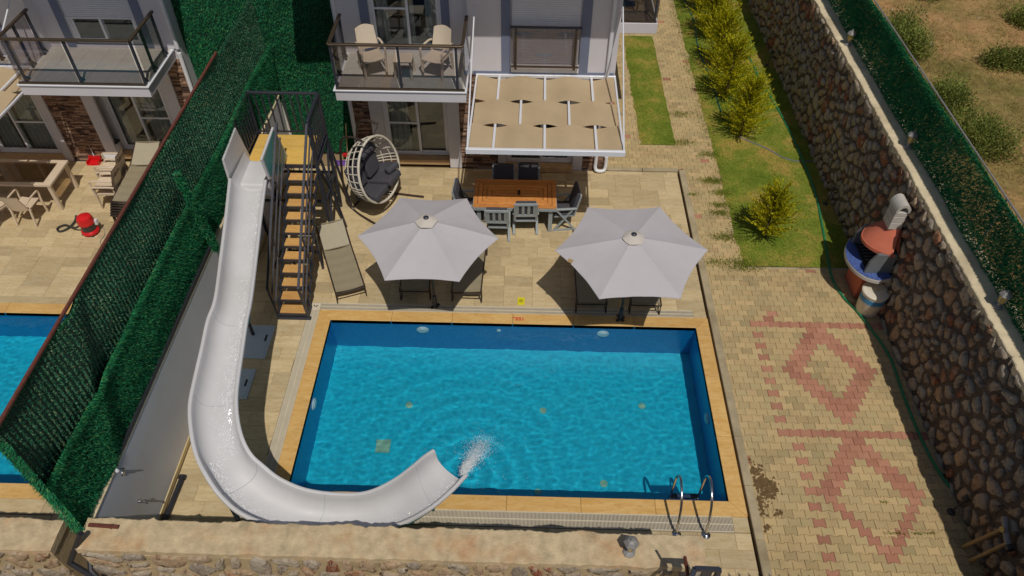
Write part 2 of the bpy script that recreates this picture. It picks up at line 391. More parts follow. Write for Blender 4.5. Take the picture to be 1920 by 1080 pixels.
def tile_rows(parent, x0, x1, y0, y1, tw=.60, th=.30, gap=.004, mat='tile', name='tile', ztop=0.0, yorg=10.40, seed=0):
    rr = random.Random(seed); j0 = math.floor((y0 - yorg) / th + 1e-6); j1 = math.ceil((y1 - yorg) / th - 1e-6); cnt = 0
    for j in range(j0, j1):
        ya, yb = max(y0, yorg + j * th), min(y1, yorg + (j + 1) * th)
        if yb - ya < .03: continue
        off = random.Random(j * 7 + 1).choice([0, .2, .3, .4, .1, .5]); x = x0 - (x0 - off) % tw
        while x < x1 - .02:
            xa, xb = max(x, x0), min(x + tw, x1); x += tw
            if xb - xa < .05: continue
            o = link(name, slab_mesh(name, round(xb - xa - gap, 3), round(yb - ya - gap, 3), .03, .003), mat, parent)
            o.location = ((xa + xb) / 2, (ya + yb) / 2, ztop + rr.uniform(-.0012, .0012)); o.location -= ORG[parent]; cnt += 1
    return cnt
def structure(name, mb, mat, label, cat):
    o = mb.build(name, mat); tag(o, label, cat, kind='structure'); return o
EX = 3.76                                                   # terrace edge
pt = structure('patio', MB().box(-5.80, EX, 10.405, 15.02, -.118, -.006), 'grout', 'beige stone tile patio between the villa and the pool', 'patio')
tile_rows(pt, -5.80, EX, 10.405, 15.02, seed=1)
pw = structure('pool_walkway', MB().box(-5.80, -4.385, 4.6, 10.40, -.118, -.006).box(-4.385, EX, 4.6, 5.585, -.118, -.006).box(2.46, EX, 2.6, 4.598, -.118, -.006), 'grout', 'beige tiled walkway along the slide side and foot of the pool', 'walkway')
tile_rows(pw, -5.80, -4.385, 4.6, 10.40, seed=2); tile_rows(pw, -4.38, EX, 4.6, 5.585, seed=3); tile_rows(pw, 2.46, EX, 2.6, 4.598, seed=4)
# --- pool basin
WZ = -.07; DEP = -1.22
def pool(x0, x1, y0, y1, label, main=True):
    b = MB()
    b.quad((x0, y0, DEP), (x1, y0, DEP), (x1, y1, DEP), (x0, y1, DEP))
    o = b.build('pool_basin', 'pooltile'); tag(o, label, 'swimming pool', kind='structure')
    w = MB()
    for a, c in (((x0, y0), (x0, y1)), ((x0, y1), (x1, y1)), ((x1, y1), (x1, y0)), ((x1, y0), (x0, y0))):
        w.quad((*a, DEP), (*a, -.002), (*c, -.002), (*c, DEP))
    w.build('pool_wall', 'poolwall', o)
    s = .27
    # coping slabs, mitred at the corners
    def cop(pts): MB().prism(pts, -.10, .012).build('coping_slab', 'coping', o, bevel=.006)
    def run(a, b_, n_, axis, inner, outer):
        for k in range(n_):
            p, q = a + (b_ - a) * k / n_ + .002, a + (b_ - a) * (k + 1) / n_ - .002
            pi = p if k else p; qi = q
            po = p - s if k == 0 else p; qo = q + s if k == n_ - 1 else q
            pts = [(pi, inner), (qi, inner), (qo, outer), (po, outer)]
            if axis == 'y': pts = [(y_, x_) for x_, y_ in pts]
            ar = sum(pts[i][0] * pts[(i + 1) % 4][1] - pts[(i + 1) % 4][0] * pts[i][1] for i in range(4))
            cop(pts if ar > 0 else pts[::-1])
    run(x0, x1, 6, 'x', y1, y1 + s); run(x0, x1, 6, 'x', y0, y0 - s); run(y0, y1, 3, 'y', x0, x0 - s); run(y0, y1, 3, 'y', x1, x1 + s)
    return o
pb = pool(PX0, PX1, PY0, PY1, 'rectangular blue mosaic pool with tan wood-look coping beside the slide')
pn = pool(NX(PX1), NX(PX0), PY0, PY1, 'blue mosaic pool beyond the green hedge fence')
def grate(parent, x0, x1, y0, y1, along):
    ch = MB().box(x0, x1, y0, y1, -.10, -.03).build('gutter_channel', 'channel', parent)
    m = MB(); L = (x1 - x0) if along == 'x' else (y1 - y0); k = int(L / .022)
    for i in range(k):
        t = (i + .5) / k * L
        if along == 'x': m.box(x0 + t - .0055, x0 + t + .0055, y0 + .006, y1 - .006, -.03, .004)
        else: m.box(x0 + .006, x1 - .006, y0 + t - .0055, y0 + t + .0055, -.03, .004)
    c = (y0 + y1) / 2 if along == 'x' else (x0 + x1) / 2
    if along == 'x':
        for q in (y0 + .004, c, y1 - .004): m.box(x0, x1, q - .006, q + .006, -.028, .006)
    else:
        for q in (x0 + .004, c, x1 - .004): m.box(q - .006, q + .006, y0, y1, -.028, .006)
    m.build('gutter_grate', 'grate', parent)
grate(pb, -4.16, 3.50, 10.215, 10.40, 'x'); grate(pb, -4.375, -4.165, 5.60, 10.21, 'y'); grate(pb, -4.16, 3.50, 5.60, 5.865, 'x')
MB().box(-4.375, -4.165, 10.215, 10.40, -.1, .004).build('gutter_corner', 'grate', pb, bevel=.006)
MB().bar((-4.31, 10.33, .007), (-4.27, 10.29, .007), .02, .006).bar((-4.23, 10.33, .007), (-4.25, 10.28, .007), .02, .006).build('gutter_slot', 'vac_dark', pb)
for xa, xb, ya, yb in ((3.50, EX, 10.215, 10.40), (3.50, EX, 5.60, 5.865)):
    MB().box(xa + .004, xb, ya, yb, -.1, 0).build('corner_tile', 'tile', pb, bevel=.003)
# --- pool fittings
def pool_light(p, axis):
    MB().lathe([(.125, 0), (.125, .02), (.105, .035), (.09, .03), (.085, .045), (.03, .05)], p, 24, axis).build('pool_light', 'pool_white', pb, smooth=True)
for px in (793, 1131): pool_light((PY(px, 620, PY1).x, PY1, -.32), (0, -1, 0))
pool_light((PX0, PX(588, 758, PX0).y, -.32), (1, 0, 0)); pool_light((PX1, 8.0, -.45), (-1, 0, 0))
MB().lathe([(.045, 0), (.045, .02), (.02, .03)], (PY(935, 612, PY1).x, PY1, -.28), 16, (0, -1, 0)).build('inlet_nozzle', 'pool_white', pb, smooth=True)
MB().box(-2.72, -2.44, 7.42, 7.70, DEP + .001, DEP + .03).build('main_drain', 'poolmark', pb, bevel=.008)
for x, y in ((-2.2, 8.5), (-2.35, 6.75), (.35, 6.7), (1.55, 6.9), (2.4, 8.6), (.45, 8.45)):
    MB().lathe([(.07, 0), (.07, .015), (.03, .02)], (x, y, DEP + .001), 14).build('floor_inlet', 'poolmark', pb)
# --- lettering and marker on the coping
def text_mesh(s, size):
    cu = bpy.data.curves.new('lettering', 'FONT'); cu.body = s; cu.size = size; cu.extrude = .0015; cu.align_x = 'CENTER'; cu.align_y = 'CENTER'; cu.offset = .003
    t = bpy.data.objects.new('lettering', cu); COL.objects.link(t); bpy.context.view_layer.update()
    me = bpy.data.meshes.new_from_object(t.evaluated_get(bpy.context.evaluated_depsgraph_get())); bpy.data.objects.remove(t); return me
for s, size, px, py in (('150', .12, 975, 597.5), ('cm', .045, 963.5, 595.5)):
    o = link('depth_lettering', text_mesh(s, size), None, pb); o.data.materials.append(M['red_text']); o.location = P(px, py, .0155); o.rotation_euler = (0, 0, math.pi)
yl = thing('floor_marker', P(977, 565, .0), 'square yellow marker plate with an oval lying on the patio tiles', 'marker')
c = P(977, 565, .0)
MB().box(c.x - .075, c.x + .075, c.y - .105, c.y + .105, .001, .012).build('plate', 'yellow', yl, bevel=.004)
MB().lathe([(.048, 0), (.048, .004), (.03, .006)], (c.x, c.y, .0125), 20).build('oval', 'yellow_d', yl)
# --- water surfaces
def water(x0, x1, y0, y1, amp, seed, label):
    nx, ny = 220, 120; mb = MB(); rr = random.Random(seed)
    S = Vector((-.75, 6.55, 0))
    def h(x, y):
        a = mnoise.fractal(Vector((x * 3.6, y * 4.6, seed)), 1.0, 2.0, 3) * .0020
        a += mnoise.noise(Vector((x * 9, y * 13, seed + 5))) * .0010
        if seed == 1:
            d = math.hypot(x - S.x, y - S.y); a += math.sin(d * 17) * .004 * math.exp(-d * .75)
        return a * amp
    mb.grid(lambda u, v: (x0 + (x1 - x0) * u, y0 + (y1 - y0) * v, WZ + h(x0 + (x1 - x0) * u, y0 + (y1 - y0) * v)), nx, ny)
    o = mb.build('pool_water', 'water', smooth='all'); tag(o, label, 'water', kind='structure'); return o
n = NT('pool water')
rf = n.n('ShaderNodeBsdfGlass'); rf.inputs['IOR'].default_value = 1.33; rf.inputs['Roughness'].default_value = 0.0
rf.inputs[0].default_value = (.93, .985, 1, 1)
n.l(rf.outputs[0], n.out.inputs['Surface'])
M['water'] = n.m
sl.cycles.is_caustics_light = True
for w in (water(PX0, PX1, PY0, PY1, 1.0, 1, 'rippling turquoise water of the pool with the slide'),
          water(NX(PX1), NX(PX0), PY0, PY1, 1.0, 2, 'blue pool water beyond the green hedge fence')):
    w.cycles.is_caustics_caster = True
for o in list(pb.children) + list(pn.children) + [pb, pn]:
    o.cycles.is_caustics_receiver = True
# ================================================================== PAVING, LAWNS
def bow_mesh(mat):
    a, h, g = .012, .0715, .0022; w = .10 - g
    up = [(-w, h + a - g), (-.064, h + a - g), (-.038, h - a - g), (.038, h - a - g), (.064, h + a - g), (w, h + a - g)]
    return up + [(-x, -y) for x, y in up]
BOW = bow_mesh(None)
def bow_part(mb, x, y, z, h=.05):
    n_ = len(BOW); b = .004
    ins = [(px * (1 - b / .1), py * (1 - b / .075)) for px, py in BOW]
    vs = [(x + px, y + py, z - h) for px, py in BOW] + [(x + px, y + py, z - b) for px, py in BOW] + [(x + px, y + py, z) for px, py in ins]
    fs = [tuple(range(2 * n_, 3 * n_))[::-1]] + [((i + 1) % n_, i, n_ + i, n_ + (i + 1) % n_) for i in range(n_)] + [(n_ + (i + 1) % n_, n_ + i, 2 * n_ + i, 2 * n_ + (i + 1) % n_) for i in range(n_)]
    mb.add(vs, fs)
bowm = {}
for k in ('paver', 'paver_red'):
    mb = MB(); bow_part(mb, 0, 0, 0); bowm[k] = mb.mesh('paver'); bowm[k].materials.append(M[k])
PVX, PVY, PCX, PCY = .20, .143, 5.92, 10.09
def is_red(x, y, rr):
    r = round((y - PCY) / PVY)
    if y > 11.2: return rr.random() < .02
    xx = x - 4.73 + .03 * r * 0
    if r in (0, -18) and x > 4.68: return True
    if r < 2 and r % 2 == 0 and abs(x - 4.80 - (.0 if r > -18 else .05)) < .1: return True
    for cy_, b in ((8.93, 1.06), (6.30, 1.12)):
        d = abs(x - 5.92) / .80 + abs(y - cy_) / b
        if .74 < d < 1.10: return True
    return rr.random() < .012
pav = structure('paving', MB().box(3.985, 7.45, 2.4, 11.70, -.118, -.02).box(3.985, 5.12, 11.70, 27, -.118, -.02).box(1.96, 3.985, 15.23, 16.15, -.118, -.02).box(1.96, 2.95, 16.15, 27, -.118, -.02).box(2.95, 3.985, 21.85, 27, -.118, -.02), 'joint',
                'interlocking tan and red concrete paver yard and garden path', 'paving')
cells = []; rp = random.Random(11)
def in_pave(x, y):
    if 3.89 < x < 7.36 and 2.4 < y < 11.70: return True
    edge = 4.80 + .06 * math.sin(y * 2.1) + .05 * math.sin(y * 5.3 + 1)
    if 3.89 < x < 5.05 and 11.70 <= y < 27: return True
    if 2.0 < x <= 4.08 and 15.2 < y < 16.25: return True
    if 2.0 < x < 3.05 and 16.10 <= y < 26.9: return True
    if 3.78 < x <= 4.08 and 16.1 <= y < 26.9: return True
    if 2.9 < x <= 4.08 and 21.75 < y < 26.9: return True
    return False
j = math.floor((2.4 - PCY) / PVY)
while PCY + j * PVY < 27:
    y = PCY + j * PVY; i0 = -30
    for i in range(-30, 20):
        x = PCX + i * PVX + (.1 if j % 2 else 0)
        if in_pave(x, y): cells.append((x, y, is_red(x, y, rp)))
    j += 1
def scr(p):
    v = RW.T @ np.array([p[0], p[1], p[2] - CAMH]); return 960 + FPX * v[0] / v[2], 540 + FPX * v[1] / v[2], v[2]
def vis_pave(x, y):
    a, b, d = scr((x, y, 0)); return 0 < a < 1920 and 0 < b < 1068
cells.sort(key=lambda c: (not vis_pave(c[0], c[1]), c[0] ** 2 + c[1] ** 2))
rest = MB(); rmat = []
for k, (x, y, red) in enumerate(cells):
    z = rp.uniform(-.003, .003)
    if k < 296:
        o = link('paver', bowm['paver_red' if red else 'paver'], None, pav); o.location = (x, y, z); o.rotation_euler = (rp.uniform(-.012, .012), rp.uniform(-.012, .012), rp.uniform(-.02, .02))
    else:
        n0 = len(rest.f); bow_part(rest, x, y, z); rmat += [1 if red else 0] * (len(rest.f) - n0)
o = rest.build('paver_field', 'paver_i', pav, kind='stuff'); o.data.materials.append(M['paver_red_i']); o.data.polygons.foreach_set('material_index', rmat)
def kerb_run(p, q, w, label, piece=1.0):
    p, q = Vector(p), Vector(q); L = (q - p).length; k = max(1, round(L / piece)); d = (q - p) / k
    root = thing('kerb', p, label, 'kerb')
    for i in range(k):
        a, b = p + d * i + d.normalized() * .004, p + d * (i + 1) - d.normalized() * .004
        MB().bar((a.x, a.y, -.045), (b.x, b.y, -.045), w, .116).build('kerb_stone', 'kerb', root, bevel=.01)
kerb_run((3.89, 2.6, 0), (3.89, 15.12, 0), .15, 'long weathered concrete kerb between the pool terrace and the paver yard')
kerb_run((2.02, 15.12, 0), (3.80, 15.12, 0), .13, 'short concrete kerb along the villa end of the patio')
kerb_run((4.86, 11.70, 0), (7.2, 11.72, 0), .06, 'thin concrete edging between the paver yard and the lawn', 1.2)
# lawns with blades
def blades(mb, pts, hmin, hmax, w, rr, lean=.5):
    for p in pts:
        a = rr.uniform(0, 6.283); h = rr.uniform(hmin, hmax); c_, s_ = math.cos(a) * w, math.sin(a) * w
        lx, ly = rr.gauss(0, lean) * h, rr.gauss(0, lean) * h; o = len(mb.v)
        mb.v += [(p[0] - c_, p[1] - s_, p[2]), (p[0] + c_, p[1] + s_, p[2]), (p[0] + lx, p[1] + ly, p[2] + h)]; mb.f.append((o, o + 1, o + 2))
rg = random.Random(5)
def lawn(fn_in, x0, x1, y0, y1, label, dens, z=.0):
    mb = MB(); xs, ys = int((x1 - x0) / .3) + 1, int((y1 - y0) / .3) + 1
    def lp_(u, v):
        x, y = x0 + (x1 - x0) * u, y0 + (y1 - y0) * v; e = .07 * mnoise.noise(Vector((y * 1.3, x0, 5))) + .06 * mnoise.noise(Vector((y * 5, x0, 9))) + .03 * mnoise.noise(Vector((y * 17, 1, 2)))
        if u == 0: x += e
        if u == 1 and x1 < 5: x += .5 * e
        return (x, y, z + .016 + .008 * mnoise.noise(Vector((u * 17, v * 60, 3))) - (.012 if u == 0 or (u == 1 and x1 < 5) else 0))
    mb.grid(lp_, xs, int((y1 - y0) / .05))
    o = mb.build('lawn', 'lawn', smooth='all'); tag(o, label, 'lawn', kind='structure')
    pts = []
    while len(pts) < (x1 - x0) * (y1 - y0) * dens:
        x, y = rg.uniform(x0, x1), rg.uniform(y0, y1)
        if fn_in(x, y) and rg.random() < .35 + .9 * (mnoise.noise(Vector((x * .9, y * .9, 2))) * .5 + .5): pts.append((x, y, z + .008))
    b = MB(); blades(b, pts, .02, .055, .004, rg); b.build('grass', 'grass', o, kind='stuff'); return o
lawn(lambda x, y: True, 4.80, 7.45, 11.74, 27, 'patchy green lawn strip with golden conifers along the stone wall', 1100)
lawn(lambda x, y: True, 2.95, 3.86, 16.15, 21.85, 'narrow bright green lawn strip beside the villa', 1500)
tuft = MB(); tp = []
for px, py, n_, s_ in ((1335, 340, 160, .10), (1355, 362, 120, .09), (1350, 385, 90, .08), (1350, 400, 90, .08), (1360, 445, 140, .12), (1390, 495, 160, .14), (1340, 492, 60, .1), (1275, 215, 80, .12), (1280, 268, 90, .12), (1330, 290, 90, .1), (1400, 500, 120, .15), (1300, 365, 30, .06)):
    c = P(px, py)
    for _ in range(n_ * 4): tp.append((c.x + rg.gauss(0, s_ * 1.6), c.y + rg.gauss(0, s_ * .7), 0))
for k in range(2600):
    y = rg.uniform(11.7, 26); tp.append((4.80 + .06 * math.sin(y * 2.1) + rg.gauss(-.02, .09), y, 0))
for px, py, n_ in ((1668, 1000, 30), (1690, 1001, 30), (1717, 1001, 30), (1745, 1000, 30), (1655, 942, 18), (1565, 1040, 0)):
    c = P(px, py)
    for _ in range(n_): tp.append((c.x + rg.gauss(0, .05), c.y + rg.gauss(0, .015), 0))
blades(tuft, tp, .03, .07, .006, rg); tag(tuft.build('weed_tufts', 'grass'), 'grass tufts creeping over the edges of the paver path', 'weeds', kind='stuff')
st = MB(); rs_ = random.Random(9)
for px, py, rr_ in ((1413, 880, .13), (1425, 905, .16), (1436, 925, .14), (1418, 940, .16), (1425, 960, .10), (1450, 918, .10), (1460, 962, .06), (1412, 905, .12), (1440, 905, .1), (1438, 990, .05), (1402, 862, .06)):
    c0 = P(px, py)
    for _ in range(int(900 * rr_ ** 1.2)):
        cx_, cy_ = c0.x + rs_.gauss(0, rr_ * .55), c0.y + rs_.gauss(0, rr_ * .5); r1 = rs_.uniform(.006, .032); k = 7
        if cx_ < 3.99: continue
        st.add([(cx_, cy_, .006 + rs_.uniform(0, .006))] + [(cx_ + r1 * math.cos(t * 6.283 / k) * rs_.uniform(.6, 1.3), cy_ + r1 * math.sin(t * 6.283 / k) * rs_.uniform(.6, 1.3), .0035) for t in range(k)], [(0, 1 + t, 1 + (t + 1) % k) for t in range(k)])
M['wetsoil'] = plain('damp soil', C(112, 88, 54), .95, var=.4, scale=14, bump=.6)
tag(st.build('soil_spill', 'wetsoil', pav), kind='stuff')
# ================================================================== HILLSIDE
def hillz(x, y):
    return 2.60 + .10 * max(0, x - 8.4) ** .8 * .4 + .10 * mnoise.fractal(Vector((x * .35, y * .35, 0)), 1, 2, 4) * min(1, max(0, (x - 7.75) / .6))
mb = MB(); mb.grid(lambda u, v: (7.72 + 26 * u ** 1.5, -6 + 46 * v, hillz(7.72 + 26 * u ** 1.5, -6 + 46 * v)), 90, 140)
hl = mb.build('hillside', 'hill', smooth='all'); tag(hl, 'dry reddish hillside with sparse grass above the stone wall', 'hillside', kind='structure')
mb = MB(); mb.quad((33.6, -300, 4.2), (400, -300, 30), (400, 400, 30), (33.6, 400, 4.2)); mb.quad((7.72, 40, 2.6), (33.7, 40, 3.4), (60, 400, 20), (7.72, 400, 12)); mb.quad((7.72, -300, 2.5), (33.7, -300, 3.4), (33.7, -6, 3.4), (7.72, -6, 2.6))
tag(mb.build('far_slope', 'hill'), 'dry slope rising beyond the hillside', 'slope', kind='structure')
dg = MB(); dp = []
while len(dp) < 42000:
    x, y = rg.uniform(7.8, 15.5), rg.uniform(5, 24)
    if mnoise.fractal(Vector((x * .8, y * .8, 7)), 1, 2, 3) + rg.uniform(-.5, .5) > -.05: dp.append((x, y, hillz(x, y) - .01))
blades(dg, dp, .03, .13, .007, rg, .8); dg.build('dry_grass', 'drygrass', hl, kind='stuff')
sm = MB(); 
for _ in range(60):
    x, y = rg.uniform(8, 15), rg.uniform(5, 24); r_ = rg.uniform(.02, .07); q = rz(rg.uniform(0, 3))
    sm.obox((x, y, hillz(x, y)), (r_ * 2, r_ * 1.5, r_), q)
sm.build('loose_stones', 'stone_i', hl, kind='stuff', bevel=.012)
# ================================================================== STONE WALLS
def clip(poly, nx, ny, d):
    out = []; m = len(poly)
    for i in range(m):
        a, b = poly[i], poly[(i + 1) % m]; da, db = a[0] * nx + a[1] * ny - d, b[0] * nx + b[1] * ny - d
        if da <= 0: out.append(a)
        if da * db < 0:
            t = da / (da - db); out.append((a[0] + (b[0] - a[0]) * t, a[1] + (b[1] - a[1]) * t))
    return out
def voronoi(U, V, cell, seed, jit=.48, sv=1.0):
    rr = random.Random(seed); nu, nv = int(U / cell), int(V / (cell * sv)); pts = []
    for i in range(nu):
        for j in range(nv):
            pts.append(((i + .5 + (.25 if j % 2 else -.25) + rr.uniform(-jit, jit)) * U / nu, (j + .5 + rr.uniform(-jit, jit)) * V / nv))
    drop = set(rr.sample(range(len(pts)), int(len(pts) * .24))); pts = [p for i, p in enumerate(pts) if i not in drop]
    arr = np.array(pts); polys = []
    for i, p in enumerate(pts):
        poly = [(max(0, p[0] - 2 * cell), max(0, p[1] - 2 * cell)), (min(U, p[0] + 2 * cell), max(0, p[1] - 2 * cell)), (min(U, p[0] + 2 * cell), min(V, p[1] + 2 * cell)), (max(0, p[0] - 2 * cell), min(V, p[1] + 2 * cell))]
        d2 = ((arr - arr[i]) ** 2).sum(1)
        for k in np.argsort(d2)[1:20]:
            q = pts[k]; nx, ny = q[0] - p[0], q[1] - p[1]; L = math.hypot(nx, ny); nx, ny = nx / L, ny / L
            poly = clip(poly, nx, ny, (p[0] + q[0]) / 2 * nx + (p[1] + q[1]) / 2 * ny - rr.uniform(.020, .052))
            if len(poly) < 3: break
        if len(poly) >= 3: polys.append((p, poly))
    return polys
def stone_geo(p, poly, fn, nrm, proud, rr):
    for _ in range(2):                                     # round the corners
        q = []
        for i in range(len(poly)):
            a, b = poly[i], poly[(i + 1) % len(poly)]
            q += [(a[0] * .74 + b[0] * .26, a[1] * .74 + b[1] * .26), (a[0] * .26 + b[0] * .74, a[1] * .26 + b[1] * .74)]
        poly = q
    step = max(1, len(poly) // 14); poly = poly[::step]
    poly = [(x + rr.uniform(-.02, .02), y + rr.uniform(-.02, .02)) for x, y in poly]
    m = len(poly); cx_ = sum(a[0] for a in poly) / m; cy_ = sum(a[1] for a in poly) / m; vs = []; fs = []
    for sc_, d in ((1.0, -.02), (.96, proud * .55), (.72, proud)):
        for x, y in poly: vs.append(Vector(fn(cx_ + (x - cx_) * sc_, cy_ + (y - cy_) * sc_)) + nrm * (d + (rr.uniform(-.016, .012) if d > 0 else 0)))
    vs.append(Vector(fn(cx_, cy_)) + nrm * (proud * rr.uniform(.8, 1.2)))
    for r_ in range(2):
        for i in range(m): fs.append((r_ * m + i, r_ * m + (i + 1) % m, (r_ + 1) * m + (i + 1) % m, (r_ + 1) * m + i))
    for i in range(m): fs.append((2 * m + i, 2 * m + (i + 1) % m, 3 * m))
    return vs, fs
def stones(parent, U, V, cell, fn, nrm, seed, nobj=280, proud=.035, flip=False, sv=1.0):
    rr = random.Random(seed); lst = []
    for p, poly in voronoi(U, V, cell, seed, sv=sv):
        w = fn(*p); a, b, d = scr(w); vis = 0 < a < 1920 and -10 < b < 1085
        lst.append((not vis, d, p, poly))
    lst.sort(key=lambda t: (t[0], t[1])); rest = MB()
    for k, (nv_, d, p, poly) in enumerate(lst):
        vs, fs = stone_geo(p, poly, fn, nrm, proud * rr.uniform(.5, 1.3), rr)
        if flip: fs = [f[::-1] for f in fs]
        if k < nobj: m_ = MB(); m_.add(vs, fs); m_.build('stone', 'stone', parent, smooth='all')
        else: rest.add(vs, fs)
    if rest.v: rest.build('stone_field', 'stone_i', parent, smooth='all', kind='stuff')
SWX = 7.36
rw = thing('retaining_wall', (SWX, 12, 0), 'tall dark retaining wall of rounded field stones set in mortar', 'wall')
def wallpt(u, v): return Vector((SWX - .05 + .05 * v / 2.6 + .02 * mnoise.noise(Vector((u, v, 0))), 1.5 + u, -.05 + v))
mb = MB(); mb.grid(lambda u, v: wallpt(u * 26, v * 2.66), 130, 14); mb.build('mortar_bed', 'mortar', rw, smooth='all')
stones(rw, 26, 2.66, .215, wallpt, Vector((-1, 0, 0)), 21, 290, .055, flip=True, sv=1.05)
# rough concrete cap with a ragged lip
def cap_strip(root, a, b, w, z, th, side, seed, name='cap', mat='concrete_pale', rag=.03):
    a, b = Vector(a), Vector(b); d = (b - a); L = d.length; d.normalize(); s = Vector((-d.y, d.x, 0)) * side; k = int(L / .04); m_ = MB(); rows = []
    for i in range(k + 1):
        t = i / k * L; e0 = rag * (mnoise.noise(Vector((t * 2.2, seed, 0))) + .8 * mnoise.noise(Vector((t * 9, seed, 4))) + .5 * mnoise.noise(Vector((t * 23, seed, 7)))); e1 = .8 * rag * (mnoise.noise(Vector((t * 3.1, seed, 11))) + .7 * mnoise.noise(Vector((t * 13, seed, 14))))
        base = a + d * t; zz = z + .012 * mnoise.noise(Vector((t * 1.7, seed, 9)))
        m_.v += [tuple(base + s * e0 + Vector((0, 0, zz - th))), tuple(base + s * e0 + Vector((0, 0, zz - .012))), tuple(base + s * (e0 + .015) + Vector((0, 0, zz))), tuple(base + s * (w / 2) + Vector((0, 0, zz + .01 * mnoise.noise(Vector((t * 3, 2, seed)))))), tuple(base + s * (w + e1) + Vector((0, 0, zz - .01 + e1 * .4))), tuple(base + s * (w + e1 * .6) + Vector((0, 0, zz - th)))]
    for i in range(k):
        for q in range(5):
            f = (i * 6 + q, (i + 1) * 6 + q, (i + 1) * 6 + q + 1, i * 6 + q + 1); m_.f.append(f if side < 0 else f[::-1])
    m_.f.append(tuple(range(6))); m_.f.append(tuple(k * 6 + q for q in range(6))[::-1])
    return m_.build(name, mat, root, smooth=True)
cap_strip(rw, (SWX - .02, 1.5, 0), (SWX - .02, 27.5, 0), .52, 2.66, .14, -1, 3)
# front wall
fw = thing('front_wall', (-1.7, 4.35, 0), 'thick rubble stone wall with rough concrete top at the foot of the pool', 'wall')
def fpt(u, v): return Vector((-5.74 + u, 4.13 + .012 * mnoise.noise(Vector((u * 3, v * 3, 5))), -.05 + v))
MB().box(-5.75, 2.44, 4.14, 4.56, -.118, 1.88).build('wall_core', 'mortar_pale', fw)
stones(fw, 8.17, 1.96, .30, fpt, Vector((0, -1, 0)), 31, 120, .035, sv=.55)
cap_strip(fw, (2.46, 4.57, 0), (-5.80, 4.60, 0), .45, 2.0, .13, 1, 8, mat='concrete', rag=.034)
nw = thing('front_wall', (-9, 4.35, 0), 'rubble wall with concrete top closing the plot beyond the hedge fence', 'wall')
MB().box(-16, -6.14, 4.14, 4.56, -.118, 1.88).build('wall_core', 'mortar_pale', nw)
def npt(u, v): return Vector((-16 + u, 4.13, -.05 + v))
stones(nw, 9.86, 1.96, .34, npt, Vector((0, -1, 0)), 33, 20, .035, sv=.55)
cap_strip(nw, (-6.12, 4.58, 0), (-16, 4.60, 0), .45, 1.98, .13, 1, 12, mat='concrete', rag=.034)
# neighbour terrace
npat = structure('neighbour_patio', MB().box(NX(EX), -6.08, 10.405, 15.02, -.118, -.006).box(-7.615, -6.08, 4.6, 10.40, -.118, -.006).box(NX(EX), -7.62, 4.6, 5.585, -.118, -.006), 'grout', 'beige stone tile patio beyond the green hedge fence', 'patio')
tile_rows(npat, -13.6, -6.08, 10.405, 15.02, seed=6); tile_rows(npat, -7.615, -6.08, 4.6, 10.40, seed=7); tile_rows(npat, -11.5, -7.62, 4.6, 5.585, seed=8)
MB().box(NX(3.5), NX(-4.16), 10.215, 10.40, -.1, 0).build('gutter_edge', 'tile', npat)
MB().box(-7.835, -7.625, 5.6, 10.40, -.1, 0).build('gutter_edge', 'tile', npat); MB().box(NX(3.5), -7.84, 5.60, 5.865, -.1, 0).build('gutter_edge', 'tile', npat)
# ================================================================== WHITE BOUNDARY WALL + HEDGE FENCES
BX = -5.83
bw = thing('boundary_wall', (BX - .1, 8, 0), 'smooth white plastered boundary wall under the green hedge fence', 'wall')
M['plaster'] = plain('white plaster', C(208, 208, 212), .7, var=.08, scale=.9, dirt=(C(214, 196, 150), .3))
MB().box(BX - .22, BX, 4.62, 15.3, -.118, 1.80).build('wall_body', 'plaster', bw, bevel=.01)
MB().box(BX - .23, BX + .01, 4.62, 15.3, 1.802, 1.825).build('cap', 'concrete_pale', bw)
M['plinth'] = plain('cream skirting', C(214, 190, 140), .8, var=.1)
MB().box(BX + .002, BX + .02, 4.62, 15.0, .002, .10).build('skirting', 'plinth', bw)
def needles(mb, fn, nrm, U, V, dens, rr, L=(.03, .06), w=.006, rib=None, droop=.5, keep=None):
    N = int(U * V * dens)
    t1 = Vector((0, 0, 1)).cross(nrm)
    for _ in range(N):
        u, v = rr.uniform(0, U), rr.uniform(0, V)
        if rib: u = round(u / rib) * rib + rr.gauss(0, rib * .13)
        if keep and not keep(u, v): continue
        p = fn(u, v); l = rr.uniform(*L)
        d = (nrm * rr.uniform(.35, 1.0) + t1 * rr.gauss(0, .55) + Vector((0, 0, rr.gauss(-droop * .4, .5)))).normalized() * l
        s = d.cross(Vector((rr.gauss(0, 1), rr.gauss(0, 1), rr.gauss(0, 1)))).normalized() * w; o = len(mb.v)
        mb.v += [tuple(p - s), tuple(p + s), tuple(p + d)]; mb.f.append((o, o + 1, o + 2))
rh = random.Random(17)
hf = thing('hedge_fence', (BX - .1, 9, 1.83), 'long green artificial hedge fence with rusty top rail on the boundary wall', 'fence')
FY0, FY1, FZ0, FZ1, FZM = 4.45, 15.45, 1.86, 4.20, 3.02
def fold(y, z): return .035 * mnoise.noise(Vector((y * .9, z * .8, 1))) + .05 * mnoise.noise(Vector((y * .35, z * 1.3, 6))) + (.10 * max(0, 1 - abs(y - 5.9 - (z - 3) * .4) / .35)) * .6
def up_pt(u, v): y, z = FY0 + u, FZM - .40 + v; return Vector((BX - .10 + fold(y, z), y, z))
def lo_pt(u, v): y, z = FY0 + u, FZ0 + v; return Vector((BX - .05 + fold(y, z) * .8 + .05 * (v / 1.2), y, z - .02 * math.sin(y * 1.3)))
UV = FY1 - FY0
